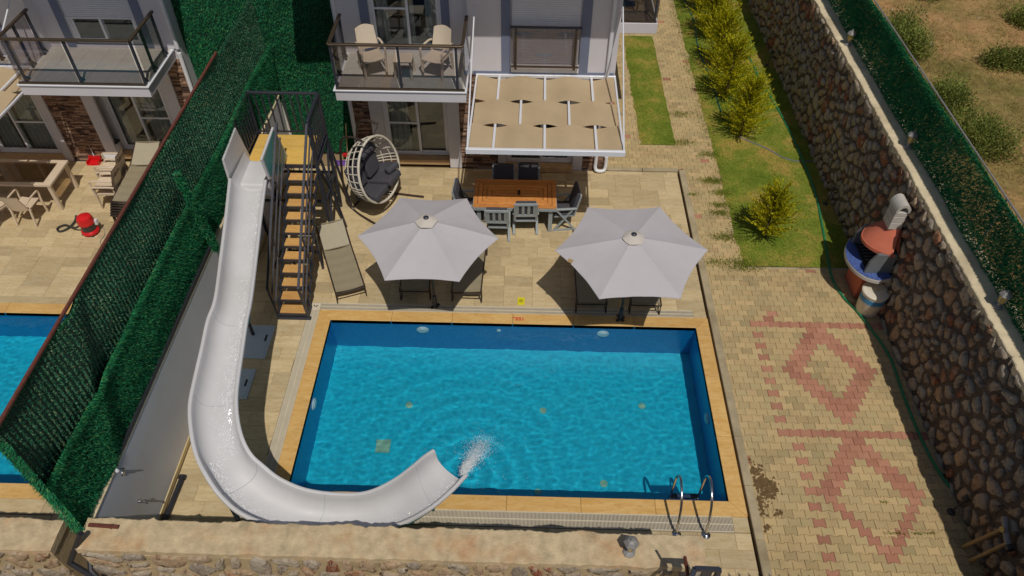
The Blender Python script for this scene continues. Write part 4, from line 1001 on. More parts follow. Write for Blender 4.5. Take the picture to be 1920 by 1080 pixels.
for a, b in (((X1, Y0, .05), (X1, Y1, 1.9)), ((X1, Y1, .05), (X1, Y0, 1.9)), ((X0, Y0, 1.0), (X1, Y0, 1.0)), ((X1, Y0, .95), (X1, Y1, .95)), ((X0, Y1, 1.0), (X1, Y1, 1.0)), ((SXR, 11.4, 0), (SXR, 11.4, 1.1)), ((SXL, 11.4, 0), (SXL, 11.4, 1.1)), ((SXL, 11.4, .5), (SXR, 11.4, .5)), ((X0 + .4, 11.4, 0), (SXL, 11.4, .9)), ((X1 + .25, Y1, 0), (X1, Y1, 1.9)), ((X1 + .25, Y0 + .3, 0), (X1, Y0 + .3, 1.9))): MB().bar(a, b, .045, .045).build('cross_brace', 'dark_metal', tw)
bd = thing('leaning_board', (-5.2, 15.2, 0), 'pale board propped against the hedge screen behind the stair tower', 'board')
a, b, c = PY(527, 192, 15.45), PY(548, 256, 15.35), PY(492, 256, 15.35)
m_ = MB(); d = Vector((0, .04, 0)); base = [a, b, Vector((b.x, 15.3, .01)), Vector((c.x - .35, 15.3, .01)), c]
m_.add(base + [p + d for p in base], [(4, 3, 2, 1, 0), (5, 6, 7, 8, 9)] + [(i, (i + 1) % 5, 5 + (i + 1) % 5, 5 + i) for i in range(5)]); m_.build('panel', 'board', bd)
MB().bar(a + Vector((0, -.03, 0)), base[3] + Vector((0, -.03, 0)), .05, .04).build('edge_batten', 'plywood', bd)
# ================================================================== PARASOLS
def parasol(c, R, zt, za, rot, label, seed):
    root = thing('parasol', (c[0], c[1], 0), label, 'parasol', 'light grey parasols over the loungers')
    tips = [Vector((c[0] + R * math.cos(rot + k * math.pi / 3), c[1] + R * math.sin(rot + k * math.pi / 3), zt)) for k in range(6)]; A = Vector((c[0], c[1], za))
    for k in range(6):
        a, b = tips[k], tips[(k + 1) % 6]; m_ = MB()
        def fn(s, r, a=a, b=b, k=k):
            r = .055 + r * .945; e = a.lerp(b, s); pull = 1 - .055 * 4 * s * (1 - s) * r; q = 4 * s * (1 - s)
            x = c[0] + (e.x - c[0]) * r * pull; y = c[1] + (e.y - c[1]) * r * pull
            z = za - (za - zt) * (r ** 1.12) - .055 * q * r * (1.15 - r) + .006 * q * mnoise.noise(Vector((s * 5 + k * 3, r * 4, seed))) * r * 2
            return Vector((x, y, z))
        m_.grid(fn, 14, 16); m_.build('canopy_panel', 'canvas', root, smooth='all')
        h_ = MB().tube([fn(s / 12, 1.0) - Vector((0, 0, .006)) for s in range(13)], .006, 5); h_.build('hem', 'canvas', root)
        MB().bar(A - Vector((0, 0, .05)), a - Vector((0, 0, .015)), .018, .014).build('rib', 'lamp_metal', root)
        MB().bar(A.lerp(a, .5) - Vector((0, 0, .03)), (c[0], c[1], za - .55), .014, .012).build('strut', 'lamp_metal', root)
    m_ = MB(); vt = [(c[0] + .21 * math.cos(rot + .1 + k * math.pi / 6) * (1 if k % 2 == 0 else .9), c[1] + .21 * math.sin(rot + .1 + k * math.pi / 6) * (1 if k % 2 == 0 else .9)) for k in range(12)]
    m_.add([(x, y, za - .015 + .012 * math.sin(i * 2.4)) for i, (x, y) in enumerate(vt)] + [(c[0] + (x - c[0]) * .45, c[1] + (y - c[1]) * .45, za + .055 + .006 * math.sin(i * 3.1)) for i, (x, y) in enumerate(vt)] + [(c[0], c[1], za + .07)], [(i, (i + 1) % 12, 12 + (i + 1) % 12, 12 + i) for i in range(12)] + [(12 + i, 12 + (i + 1) % 12, 24) for i in range(12)])
    m_.build('vent_cap', 'canvas_vent', root, smooth=True)
    MB().lathe([(.05, 0), (.052, .02), (.03, .04)], (c[0], c[1], za + .06), 16).build('finial', 'dark_metal', root, smooth=True)
    MB().tube([(c[0], c[1], .04), (c[0], c[1], za - .02)], .022, 12).build('pole', 'brown_tube', root, smooth=True)
    MB().lathe([(.045, za - .60), (.045, za - .54)], (c[0], c[1], 0), 12).build('runner', 'vac_dark', root)
    for k in range(2): a = rot + .6 + k * math.pi / 2; d = Vector((math.cos(a), math.sin(a), 0)) * .10; p = Vector((c[0], c[1], .025 + .031 * k)); MB().bar(p - d, p + d, .05, .03).build('base_foot', 'dark_metal', root)
    MB().lathe([(.05, .05), (.04, .34)], (c[0], c[1], 0), 12).build('base_sleeve', 'dark_metal', root)
    return root
pa = parasol((-1.80, 10.36), 1.32, 1.95, 2.36, RAD(.5), 'light grey parasol with no tag, nearer the stair tower', 1)
pc = parasol((1.99, 10.12), 1.41, 1.95, 2.27, RAD(2), 'light grey parasol with a small brown tag, nearer the paver yard', 2)
q = P(1070, 489, 1.975); MB().bar(q + Vector((-.05, .02, .004)), q + Vector((.03, -.03, .004)), .09, .006).build('tag', 'bamboo', pc)
# ================================================================== LOUNGERS
def lounger_proto():
    root = thing('sun_lounger', (0, 0, 0), 'x', 'sun lounger'); L, W, H = 1.98, .60, .33; hb = .62
    def z(y): return H if y < L - hb else H + (y - (L - hb)) * .36
    for sx in (-1, 1): MB().tube(catmull([(sx * W / 2, y, z(y)) for y in (0, .5, 1.0, L - hb, L - hb / 2, L)], 3), .016, 8).build('side_rail', 'brown_tube', root, smooth=True)
    m_ = MB(); m_.grid(lambda u, v: (W * (u - .5) * .95, .06 + v * (L - hb - .08), H + .012 - .028 * math.sin(math.pi * u) - .006 * math.sin(v * 31)), 8, 24); m_.grid(lambda u, v: (W * (.5 - u) * .95, .06 + v * (L - hb - .08), H + .004 - .028 * math.sin(math.pi * u)), 8, 8); m_.build('seat_mesh', 'mesh_cloth', root, smooth='all')
    m_ = MB(); m_.grid(lambda u, v: (W * (u - .5) * .93, L - hb + .02 + v * (hb - .04), z(L - hb + .02 + v * (hb - .04)) + .014 - .022 * math.sin(math.pi * u)), 8, 8); m_.grid(lambda u, v: (W * (.5 - u) * .93, L - hb + .02 + v * (hb - .04), z(L - hb + .02 + v * (hb - .04)) + .006 - .022 * math.sin(math.pi * u)), 8, 8); m_.build('back_mesh', 'mesh_back', root, smooth='all')
    MB().bar((-W / 2 + .01, L - hb, H + .012), (W / 2 - .01, L - hb, H + .012), .02, .012).build('crossbar', 'mesh_cloth', root); MB().bar((-W / 2, L, z(L)), (W / 2, L, z(L)), .022, .022).build('crossbar', 'mesh_cloth', root)
    MB().tube([(-W / 2, 0, H), (W / 2, 0, H)], .016, 8).build('foot_bar', 'brown_tube', root)
    for sx in (-1, 1):
        for y in (.07, L - .5): MB().tube(catmull([(sx * W / 2, y, H), (sx * (W / 2 + .005), y - .02, .03), (sx * (W / 2 + .005), y + .05, .012), (sx * W / 2, y + .14, .03), (sx * W / 2, y + .12, H)], 3), .013, 6).build('leg', 'brown_tube', root, smooth=True)
    return root
M['mesh_back'] = plain('lounger back mesh', C(174, 164, 140), .8, var=.06, scale=8)
lp = lounger_proto(); LG = 'brown mesh loungers on the pool patio'
spots = [((-3.52, 10.45), (-4.29, 12.35), 'brown mesh lounger in full sun beside the stair tower'), ((-2.22, 10.47), (-2.26, 12.4), 'shaded brown lounger under the untagged parasol, on the stair tower side'), ((-1.16, 10.45), (-1.10, 12.4), 'brown lounger half out of the shade of the untagged parasol'),
         ((1.40, 10.22), (1.36, 12.2), 'shaded brown lounger under the tagged parasol, on the table side'), ((2.49, 10.22), (2.5, 12.2), 'shaded brown lounger under the tagged parasol, on the paver yard side')]
for i, (f, h, lab) in enumerate(spots):
    o = lp if i == 0 else copy_tree(lp); tag(o, lab, 'sun lounger', LG); o.location = (f[0], f[1], 0); o.rotation_euler = (0, 0, math.atan2(-(h[0] - f[0]), h[1] - f[1]))
# ================================================================== DINING SET
TX0, TX1, TY0, TY1, TZ = -1.14, .70, 12.68, 13.66, .75
tb = thing('dining_table', ((TX0 + TX1) / 2, (TY0 + TY1) / 2, 0), 'long teak dining table with mitred slats on a grey frame', 'table')
m_ = MB()
for a in ((TX0 - .012, TX1 + .012, TY0 - .012, TY0 + .03), (TX0 - .012, TX1 + .012, TY1 - .03, TY1 + .012), (TX0 - .012, TX0 + .03, TY0 + .03, TY1 - .03), (TX1 - .03, TX1 + .012, TY0 + .03, TY1 - .03)): m_.box(a[0], a[1], a[2], a[3], TZ - .10, TZ - .028)
m_.build('apron', 'grey_paint', tb)
w = .089
for r in range(4):
    i0, i1 = r * .098, r * .098 + w; xa, xb, ya, yb = TX0 + i0, TX1 - i0, TY0 + i0, TY1 - i0; xc, xd, yc, yd = TX0 + i1, TX1 - i1, TY0 + i1, TY1 - i1; g_ = .003
    for pts in ([(xa + g_, ya), (xb - g_, ya), (xd - g_, yc), (xc + g_, yc)], [(xb, ya + g_), (xb, yb - g_), (xd, yd - g_), (xd, yc + g_)], [(xb - g_, yb), (xa + g_, yb), (xc + g_, yd), (xd - g_, yd)], [(xa, yb - g_), (xa, ya + g_), (xc, yc + g_), (xc, yd - g_)]):
        MB().prism(pts, TZ - .026, TZ).build('table_slat', 'teak', tb, bevel=.003)
for y0_ in (TY0 + .392, TY0 + .492): MB().prism([(TX0 + .392, y0_), (TX1 - .392, y0_), (TX1 - .392, y0_ + .091), (TX0 + .392, y0_ + .091)], TZ - .026, TZ).build('table_slat', 'teak', tb, bevel=.003)
MB().box(TX0 + .03, TX1 - .03, TY0 + .03, TY1 - .03, TZ - .05, TZ - .034).build('under_board', 'vac_dark', tb)
for x in (TX0 + .12, TX1 - .12):
    for y in (TY0 + .10, TY1 - .10): MB().box(x - .045, x + .045, y - .045, y + .045, 0, TZ - .03).build('leg', 'grey_paint', tb, bevel=.006)
    MB().box(x - .03, x + .03, TY0 + .15, TY1 - .15, .12, .19).build('stretcher', 'grey_paint', tb)
cu = thing('cup', P(973, 364, TZ), 'small dark cup standing on the teak table', 'cup'); c = P(973, 364, TZ)
MB().lathe([(.026, .001), (.036, .09), (.032, .09), (.024, .012)], c, 16).build('body', 'vac_dark', cu, smooth=True)
def chair_proto():
    root = thing('armchair', (0, 0, 0), 'x', 'chair'); W = .52
    for sx in (-1, 1):
        x = sx * W / 2
        MB().bar((x, -.24, .0), (x, .20, .60), .032, .055, up=(1, 0, 0)).build('leg', 'grey_paint', root, bevel=.004); MB().bar((x * .94, .24, .0), (x * .94, -.18, .60), .032, .055, up=(1, 0, 0)).build('leg', 'grey_paint', root, bevel=.004)
        MB().bar((x, -.26, .02), (x, .26, .02), .035, .04).build('foot_rail', 'grey_paint', root); MB().bar((x, -.26, .62), (x, .26, .625), .06, .028).build('armrest', 'grey_paint', root, bevel=.006)
        MB().bar((x * .92, -.20, .40), (x * .92, -.33, .97), .035, .05, up=(1, 0, 0)).build('back_post', 'grey_paint', root)
    MB().box(-.23, .23, -.22, .24, .37, .40).build('seat', 'grey_paint', root)
    MB().bar((-.24, -.325, .95), (.24, -.325, .95), .03, .07).build('top_rail', 'grey_paint', root, bevel=.006); MB().bar((-.24, -.245, .58), (.24, -.245, .58), .03, .06).build('lower_rail', 'grey_paint', root)
    for i in (-1.5, -.5, .5, 1.5): MB().bar((i * .125, -.25, .59), (i * .125, -.322, .94), .06, .016, up=(0, 1, 0)).build('back_slat', 'grey_paint', root)
    m_ = MB().box(-.225, .225, -.20, .25, .402, .47); m_.build('seat_cushion', 'cushion', root, bevel=.03, seg=3, smooth=True)
    m_ = MB().obox((0, -.232, .74), (.45, .07, .56), Matrix.Rotation(RAD(12), 3, 'X')); m_.build('back_cushion', 'cushion', root, bevel=.03, seg=3, smooth=True)
    return root
ap = chair_proto(); CG = 'grey slatted armchairs at the teak table'
for i, (x, y, a, lab) in enumerate(((-.60, 12.62, 0, 'grey armchair on the pool side of the teak table, pulled back from it'), (.02, 12.86, 2, 'grey armchair on the pool side of the teak table, tucked under it'),
                                   (-.50, 13.62, 180, 'charcoal cushioned armchair against the villa side of the teak table, nearer the hanging chair'), (.06, 13.66, 178, 'charcoal cushioned armchair against the villa side of the teak table, nearer the downpipe'),
                                   (-1.26, 13.12, -94, 'armchair at the end of the teak table facing the hanging chair side'), (.88, 13.06, 97, 'armchair with crossed legs at the table end facing the paver yard'))):
    o = ap if i == 0 else copy_tree(ap); tag(o, lab, 'chair', CG); o.location = (x, y, 0); o.rotation_euler = (0, 0, RAD(a))
# ================================================================== HANGING EGG CHAIR
hc = thing('hanging_chair', (-3.5, 13.5, 0), 'cream woven double hanging chair with charcoal cushions on a brown steel stand', 'hanging chair')
Cc = Vector((-3.26, 13.42, 1.10)); nn = Vector((.90, -.36, .26)).normalized(); hh = Vector((.36, .90, 0)).normalized(); uu = hh.cross(nn); uu = uu if uu.z > 0 else -uu
SH, SW, SD = .80, .74, .70
def egg(t, d):                                                # d 0 at the rim, 1 at the deepest back
    r = math.cos(d * math.pi / 2) ** .8; return Cc + hh * (SW * r * math.cos(t)) + uu * (SH * r * math.sin(t) * (1 if math.sin(t) > 0 else .86)) - nn * (SD * math.sin(d * math.pi / 2))
MB().tube([egg(2 * math.pi * i / 40, 0) for i in range(40)], .028, 8, closed=True).build('rim', 'rope', hc, smooth=True)
m_ = MB()
for d in (.16, .34, .52, .68, .82): m_.tube([egg(2 * math.pi * i / 36, d) for i in range(36)], .013, 5, closed=True)
for i in range(28): m_.tube([egg(2 * math.pi * i / 28, d) for d in (0, .12, .28, .45, .62, .8, .94)], .012, 5)
for i in range(56):
    t = 2 * math.pi * i / 56
    if math.sin(t) < -.1: m_.tube([egg(t, d) for d in (0.0, .18, .36, .5)], .013, 4)
m_.build('weave', 'rope', hc)
m_ = MB(); m_.grid(lambda u, v: egg(math.pi + .25 + u * (math.pi - .5), .05 + .75 * v) + (Cc - egg(math.pi + .25 + u * (math.pi - .5), .05 + .75 * v)).normalized() * .10, 20, 10); m_.build('seat_cushion', 'cushion', hc, smooth='all')
m_ = MB(); m_.grid(lambda u, v: egg(math.pi * .12 + u * math.pi * .76, .72 + .1 * 0 - .32 * (1 - v) + .25 * v) + nn * .08, 16, 8); m_.build('back_cushion', 'cushion', hc, smooth='all')
sc_ = Cc - uu * .36 + nn * .02
for a_, b_ in ((-.56, -.02), (.02, .56)):
    mm = Matrix((hh, nn, uu)).transposed(); MB().obox(sc_ + hh * ((a_ + b_) / 2) - nn * .22 - uu * .02, (.50, .62, .16), mm).build('cushion_pad', 'cushion', hc, bevel=.05, seg=3, smooth=True)
    MB().obox(Cc + hh * ((a_ + b_) / 2) - nn * .46 + uu * .05, (.48, .15, .60), mm).build('cushion_pad', 'cushion', hc, bevel=.05, seg=3, smooth=True)
MB().tube([sc_ + hh * .30 + uu * .13 + nn * -.12, sc_ + hh * .62 + uu * .16 + nn * -.0], [.085, .085], 12).build('bolster', 'cushion', hc, bevel=.02, smooth=True)
nf = Vector((nn.x, nn.y, 0)).normalized()
for s in (-.34, .34):
    b0 = Vector((Cc.x, Cc.y, 0)) + hh * s - nf * .72
    MB().tube(catmull([b0 + nf * 1.35 + hh * s * 1.1 + Vector((0, 0, .03)), b0 + nf * .5 + hh * s * .5 + Vector((0, 0, .03)), b0 + Vector((0, 0, .04)) + nf * .05, b0 - nf * .10 + Vector((0, 0, .45)), b0 - nf * .04 + Vector((0, 0, 1.3)), b0 + nf * .08 + Vector((0, 0, 1.95)), b0 + nf * .34 + Vector((0, 0, 2.13)), b0 + nf * .62 + Vector((0, 0, 2.10))], 5), .026, 8).build('stand_pipe', 'brown_tube', hc, smooth=True)
    e = b0 + nf * .62 + Vector((0, 0, 2.10)); MB().tube([e, egg(math.pi / 2 - s * .9, 0)], .008, 5).build('chain', 'chrome', hc)
    MB().lathe([(.02, -.02), (.025, .0), (.02, .02)], e, 10).build('hook', 'chrome', hc)
MB().tube([Vector((Cc.x, Cc.y, .04)) - nf * .70 - hh * .34, Vector((Cc.x, Cc.y, .04)) - nf * .70 + hh * .34], .024, 8).build('stand_bar', 'brown_tube', hc)
# broom, mop and purple dustpan by the wall
bm_ = thing('broom', (-4.32, 14.9, 0), 'wooden broom stick leaning beside the hedge screen and villa corner', 'broom'); a, b = P(652, 292, .02), PY(648, 232, 15.55)
MB().tube([a, b], .014, 6).build('handle', 'plywood', bm_); MB().box(a.x - .12, a.x + .12, a.y - .03, a.y + .03, .0, .09).build('head', 'vac_red', bm_, bevel=.01)
dp_ = thing('dustpan', P(640, 308), 'purple dustpan lying near the hanging chair stand', 'dustpan'); c = P(640, 308); MB().box(c.x - .13, c.x + .12, c.y - .08, c.y + .08, .001, .015).box(c.x - .13, c.x + .12, c.y + .06, c.y + .08, .015, .07).build('pan', 'purple', dp_, bevel=.004); MB().bar((c.x + .1, c.y + .05, .03), (c.x + .2, c.y + .2, .06), .025, .02).build('handle', 'purple', dp_)
# ================================================================== POOL LADDER
ld = thing('pool_ladder', (2.8, 5.8, 0), 'polished steel pool ladder with two looped handrails', 'ladder')
for bx_, in ((2.56,), (3.03,)):
    dx = .0
    MB().tube(catmull([(bx_, 5.53, .0), (bx_ - .02, 5.56, .32), (bx_ - .01, 5.72, .68), (bx_ + .0, 6.02, .82), (bx_ + .0, 6.22, .66), (bx_ + .0, 6.26, .2), (bx_, 6.26, -.95)], 6), .021, 10).build('handrail', 'chrome', ld, smooth=True)
    MB().lathe([(.075, .001), (.07, .03), (.035, .055), (.024, .06)], (bx_, 5.53, 0), 18).build('flange', 'chrome', ld, smooth=True)
for i, z in enumerate((-.10, -.36, -.62)): MB().box(2.56, 3.03, 6.22, 6.32, z - .02, z).build('tread', 'vac_dark' if i == 0 else 'chrome', ld, bevel=.006)
MB().box(2.68, 2.90, 6.235, 6.30, -.099, -.093).build('grip', 'chrome', ld)
# ================================================================== HATCHES, DRAIN, WALL FITTINGS
for (x0, x1, y0, y1), lab in (((-5.55, -4.96, 8.90, 9.74), 'large pale hatch cover in the walkway under the slide'), ((-5.36, -5.06, 7.95, 8.64), 'narrow pale hatch cover in the walkway under the slide')):
    t = thing('hatch_cover', ((x0 + x1) / 2, (y0 + y1) / 2, 0), lab, 'hatch'); MB().box(x0, x1, y0, y1, .001, .03).build('frame', 'hatch', t, bevel=.006); MB().box(x0 + .04, x1 - .04, y0 + .04, y1 - .04, .030, .04).build('lid', 'hatch', t, bevel=.008); MB().box(x1 - .12, x1 - .08, y1 - .42, y1 - .26, .040, .046).build('handle', 'vac_dark', t)
dr = thing('floor_pipe', (-5.75, 5.9, 0), 'black drain pipe lying on the tiles at the foot of the white wall', 'pipe'); MB().tube([(-5.70, 6.30, .05), (-5.74, 5.2, .05), (-5.74, 4.66, .05)], .045, 10).build('pipe', 'black_pipe', dr, smooth=True); MB().lathe([(.06, -.03), (.06, .03)], (-5.70, 6.30, .055), 12, (0, 1, 0)).build('coupling', 'black_pipe', dr)
sh = thing('wall_shower', (BX, 5.49, 1.63), 'chrome shower arm with white head on the white boundary wall', 'shower'); MB().lathe([(.04, 0), (.03, .02)], (BX + .002, 5.49, 1.60), 14, (1, 0, 0)).build('flange', 'chrome', sh); MB().tube([(BX, 5.49, 1.60), (BX + .10, 5.47, 1.78), (BX + .06, 5.40, 1.86)], .011, 8).build('arm', 'chrome', sh, smooth=True); MB().lathe([(.012, .03), (.03, 0), (.03, -.012)], (BX + .06, 5.39, 1.86), 16).build('head', 'white_pvc', sh, smooth=True)
tp_ = thing('wall_tap', (BX, 5.42, .89), 'small chrome tap on the white boundary wall', 'tap'); MB().lathe([(.028, 0), (.028, .03), (.018, .05), (.018, .09)], (BX + .002, 5.42, .89), 12, (1, 0, 0)).build('body', 'chrome', tp_, smooth=True); MB().tube([(BX + .08, 5.42, .89), (BX + .12, 5.42, .87), (BX + .12, 5.42, .82)], .012, 8).build('spout', 'chrome', tp_); MB().bar((BX + .07, 5.39, .93), (BX + .07, 5.45, .93), .014, .014).build('handle', 'chrome', tp_)
rr2 = thing('rail_offcut', (-5.6, 4.5, 2.0), 'short rusty rail end lying on the concrete wall top', 'rail'); a, b = P(166, 984, 2.03), P(222, 988, 2.03); MB().bar(a, b, .05, .03).build('bar', 'rust', rr2, bevel=.004); MB().bar(a.lerp(b, .75), a.lerp(b, .78), .058, .036).build('clamp', 'rust', rr2)
bp_ = thing('corner_pipe', (-5.95, 4.3, 0), 'black drain pipe bending round the end of the front wall below the hedge fence', 'pipe'); MB().tube([P(152, 1000, 2.2), P(131, 1055, 1.7), P(180, 1085, 1.4)], .04, 10).tube([P(168, 1045, 1.6), P(170, 1070, 1.5), P(185, 1085, 1.45)], .035, 8).tube([P(180, 1085, 1.4), (-5.95, 3.9, -.1)], .04, 10).build('pipe', 'black_pipe', bp_, smooth=True)
# ================================================================== BARBECUE, DRUM
bq = thing('barbecue', (7.0, 11.1, 0), 'cast concrete barbecue with terracotta hood and blue mosaic counter against the stone wall', 'barbecue')
out = [(7.29, 10.57), (7.02, 10.49), (6.80, 10.58), (6.63, 10.80), (6.56, 11.11), (6.63, 11.46), (6.80, 11.72), (7.02, 11.82), (7.29, 11.74)]
crv = [(v.x, v.y) for v in catmull([(x, y, 0) for x, y in out[1:-1]], 4)]; pts = [out[0]] + crv + [out[-1]]
m_ = MB(); m_.prism(pts[::-1], .80, .895); m_.build('counter_edge', 'cblock', bq, bevel=.01)
inn = [(7.28, 10.71), (6.79, 10.71), (6.79, 11.60), (7.28, 11.60)]
cxm, cym = 7.05, 11.15
m_ = MB(); k = len(pts)
o2 = [(cxm + (x - cxm) * .985, cym + (y - cym) * .985) for x, y in pts]
MB().prism(o2[::-1], .8955, .905).build('mosaic_counter', 'bluetile', bq)
MB().box(6.90, 7.27, 10.85, 11.48, 0, .80).build('pedestal', 'terracotta', bq, bevel=.02)
for y0, y1 in ((10.70, 10.76), (11.56, 11.62)):
    m_ = MB(); prof = [(7.28, .905), (6.78, .905), (6.80, 1.18), (6.90, 1.40), (7.28, 1.40)]
    m_.add([(x, y0, z) for x, z in prof] + [(x, y1, z) for x, z in prof], [(0, 1, 2, 3, 4), (9, 8, 7, 6, 5)] + [(i, 5 + i, 5 + (i + 1) % 5, (i + 1) % 5) for i in range(5)]); m_.build('side_panel', 'cdark', bq, bevel=.006)
MB().box(7.20, 7.28, 10.765, 11.555, .906, 1.40).build('back_panel', 'vac_dark', bq); MB().box(6.84, 7.19, 10.765, 11.555, .906, .93).build('grill_bed', 'vac_dark', bq)
for i in range(9): MB().bar((6.86, 10.78 + i * .095, 1.02), (7.19, 10.78 + i * .095, 1.02), .01, .01).build('grill_bar', 'lamp_metal', bq)
# hood: curved front lip that sweeps up to the flue
m_ = MB()
def hood(u, v):
    t = -1 + 2 * u; bul = math.cos(t * math.pi / 2) ** .6; y = 11.16 + t * .47 * (1 - .62 * v); x = (7.26 - (.58 * bul * .75 + .10) * (1 - .75 * v)); z = 1.42 + .42 * v ** .9 + .06 * (1 - v) * 0
    return Vector((x, y, z))
m_.grid(hood, 20, 10); m_.grid(lambda u, v: Vector((7.27, 11.16 + (-1 + 2 * u) * .47 * (1 - .62 * v), 1.42 + .42 * v)), 4, 4); m_.build('hood', 'terracotta', bq, smooth='all')
m_ = MB(); rim = [hood(i / 24, 0) for i in range(25)]; m_.add([p + Vector((-.015, 0, -.07)) for p in rim] + [p + Vector((-.015, 0, .0)) for p in rim] + [p + Vector((.05, 0, .0)) for p in rim] + [p + Vector((.05, 0, -.07)) for p in rim], [(r * 25 + i, r * 25 + i + 1, ((r + 1) % 4) * 25 + i + 1, ((r + 1) % 4) * 25 + i) for r in range(4) for i in range(24)]); m_.build('hood_rim', 'terracotta', bq)
for z0, z1 in ((1.80, 1.96), (1.965, 2.12), (2.125, 2.22)): MB().box(7.02, 7.27, 11.0, 11.32, z0, z1).build('flue_block', 'cblock', bq, bevel=.008)
m_ = MB(); arc = [(7.145 + .14 * math.cos(t), 2.22 + .20 * math.sin(t)) for t in np.linspace(0, math.pi, 13)]; ai = [(7.145 + .095 * math.cos(t), 2.22 + .14 * math.sin(t)) for t in np.linspace(0, math.pi, 13)]
y0, y1 = 10.98, 11.34
m_.add([(x, y0, z) for x, z in arc] + [(x, y1, z) for x, z in arc] + [(x, y0, z) for x, z in ai] + [(x, y1, z) for x, z in ai], [(i + 1, i, 13 + i, 13 + i + 1) for i in range(12)] + [(26 + i, 26 + i + 1, 39 + i + 1, 39 + i) for i in range(12)] + [(i, i + 1, 26 + i + 1, 26 + i) for i in range(12)] + [(13 + i + 1, 13 + i, 39 + i, 39 + i + 1) for i in range(12)])
m_.build('flue_cap', 'cblock', bq)
db = P(1624, 582); drm = thing('plastic_drum', db, 'off white plastic drum with blue band and lid beside the barbecue', 'drum')
MB().lathe([(.215, .0), (.225, .02), (.245, .36), (.25, .38)], db, 28).build('body', 'barrel', drm, smooth=True); MB().lathe([(.2472, .36), (.2545, .50)], db, 28).build('blue_band', 'barrel_b', drm, smooth=True); MB().lathe([(.25, .50), (.256, .56)], db, 28).build('upper_wall', 'barrel', drm, smooth=True)
MB().lathe([(.265, .555), (.268, .585), (.25, .60), (.02, .605)], db, 28).build('lid', 'barrel', drm, smooth=True); MB().tube([db + Vector((-.05, .0, .60)), db + Vector((-.03, 0, .64)), db + Vector((.03, 0, .64)), db + Vector((.05, 0, .60))], .01, 6).build('handle', 'plywood', drm)
# ================================================================== GOLDEN CONIFERS, SCRUB
def conifer(base, H, R, seed, label):
    rr = random.Random(seed); root = thing('golden_conifer', base, label, 'conifer', 'golden conifers on the lawn'); b = Vector(base)
    MB().tube([b, b + Vector((rr.uniform(-.02, .02), 0, H * .5)), b + Vector((rr.uniform(-.04, .04), 0, H * .9))], [.03, .022, .006], 6).build('trunk', 'trunk', root)
    m_ = MB()
    for i in range(int(170 * H)):
        f = rr.random() ** .8; z = H * (.04 + .88 * f); a = rr.uniform(0, 6.283); rad = R * (math.sin(min(1, (f + .12) * 1.9) * 1.3) * (1 - f * .86)) * rr.uniform(.45, 1.3)
        s = b + Vector((0, 0, z)) + Vector((math.cos(a), math.sin(a), 0)) * rad * .25; L = rr.uniform(.16, .42) * (1.15 - .35 * f)
        d = Vector((math.cos(a), math.sin(a), rr.uniform(.5, 1.5) + f)).normalized(); e = b + Vector((math.cos(a) * rad, math.sin(a) * rad, z + .12 * H * rr.random()))
        for q in range(15):
            t = q / 14; p = s.lerp(e, min(1, t * 1.1)) + d * L * t
            for w_ in range(2):
                dv = (d + Vector((rr.gauss(0, .42), rr.gauss(0, .42), rr.gauss(.1, .35)))).normalized() * rr.uniform(.045, .095) * (1.2 - .5 * t); sv = dv.cross(Vector((rr.gauss(0, 1), rr.gauss(0, 1), rr.gauss(0, 1)))).normalized() * .015
                o = len(m_.v); m_.v += [tuple(p - sv), tuple(p + sv), tuple(p + dv)]; m_.f.append((o, o + 1, o + 2))
    m_.build('crown', 'gold', root, kind='stuff'); return root
for i, (px, py, H, R, lab) in enumerate(((1432, 446, 1.35, .55, 'golden conifer standing alone opposite the tagged parasol'), (1388, 256, 1.65, .72, 'golden conifer with a loose side branch where the grey hose ends'), (1358, 186, 1.75, .78, 'golden conifer second from the end of the garden row'),
                                        (1345, 128, 1.7, .75, 'golden conifer third from the end of the garden row'), (1330, 72, 1.8, .8, 'golden conifer fourth from the end of the garden row'), (1312, 22, 1.8, .8, 'golden conifer fifth from the end of the garden row'))):
    b = P(px, py); conifer((b.x, b.y, 0), H, R, 50 + i, lab)
def bush(x, y, rx, ry, h, seed, label, dens=1.0):
    rr = random.Random(seed); z0 = hillz(x, y) - .03; root = thing('scrub_bush', (x, y, z0), label, 'bush', 'scrub bushes on the hillside')
    m_ = MB(); b = Vector((x, y, z0))
    cl = [(rr.uniform(-.75, .75) * rx, rr.uniform(-.75, .75) * ry, rr.uniform(.2, .8) * h, rr.uniform(.25, .45)) for _ in range(26)]
    st_ = MB()
    for cx_, cy_, cz_, cr in cl:
        st_.tube([b, b + Vector((cx_ * .5, cy_ * .5, cz_ * .6)), b + Vector((cx_, cy_, cz_))], [.018, .012, .005], 5)
        for _ in range(int(300 * dens)):
            d = Vector((rr.gauss(0, 1), rr.gauss(0, 1), rr.gauss(.25, 1))).normalized(); q = rr.random() ** .5 * cr
            p = b + Vector((cx_, cy_, cz_)) + d * q
            if p.z < z0 + .01: continue
            dv = (d + Vector((rr.gauss(0, .6), rr.gauss(0, .6), rr.gauss(.3, .6)))).normalized() * rr.uniform(.035, .075); sv = dv.cross(Vector((rr.gauss(0, 1), rr.gauss(0, 1), rr.gauss(0, 1)))).normalized() * .014; o = len(m_.v)
            m_.v += [tuple(p - sv), tuple(p + sv), tuple(p + dv)]; m_.f.append((o, o + 1, o + 2))
    st_.build('stems', 'trunk', root, kind='stuff'); m_.build('foliage', 'bush', root, kind='stuff')
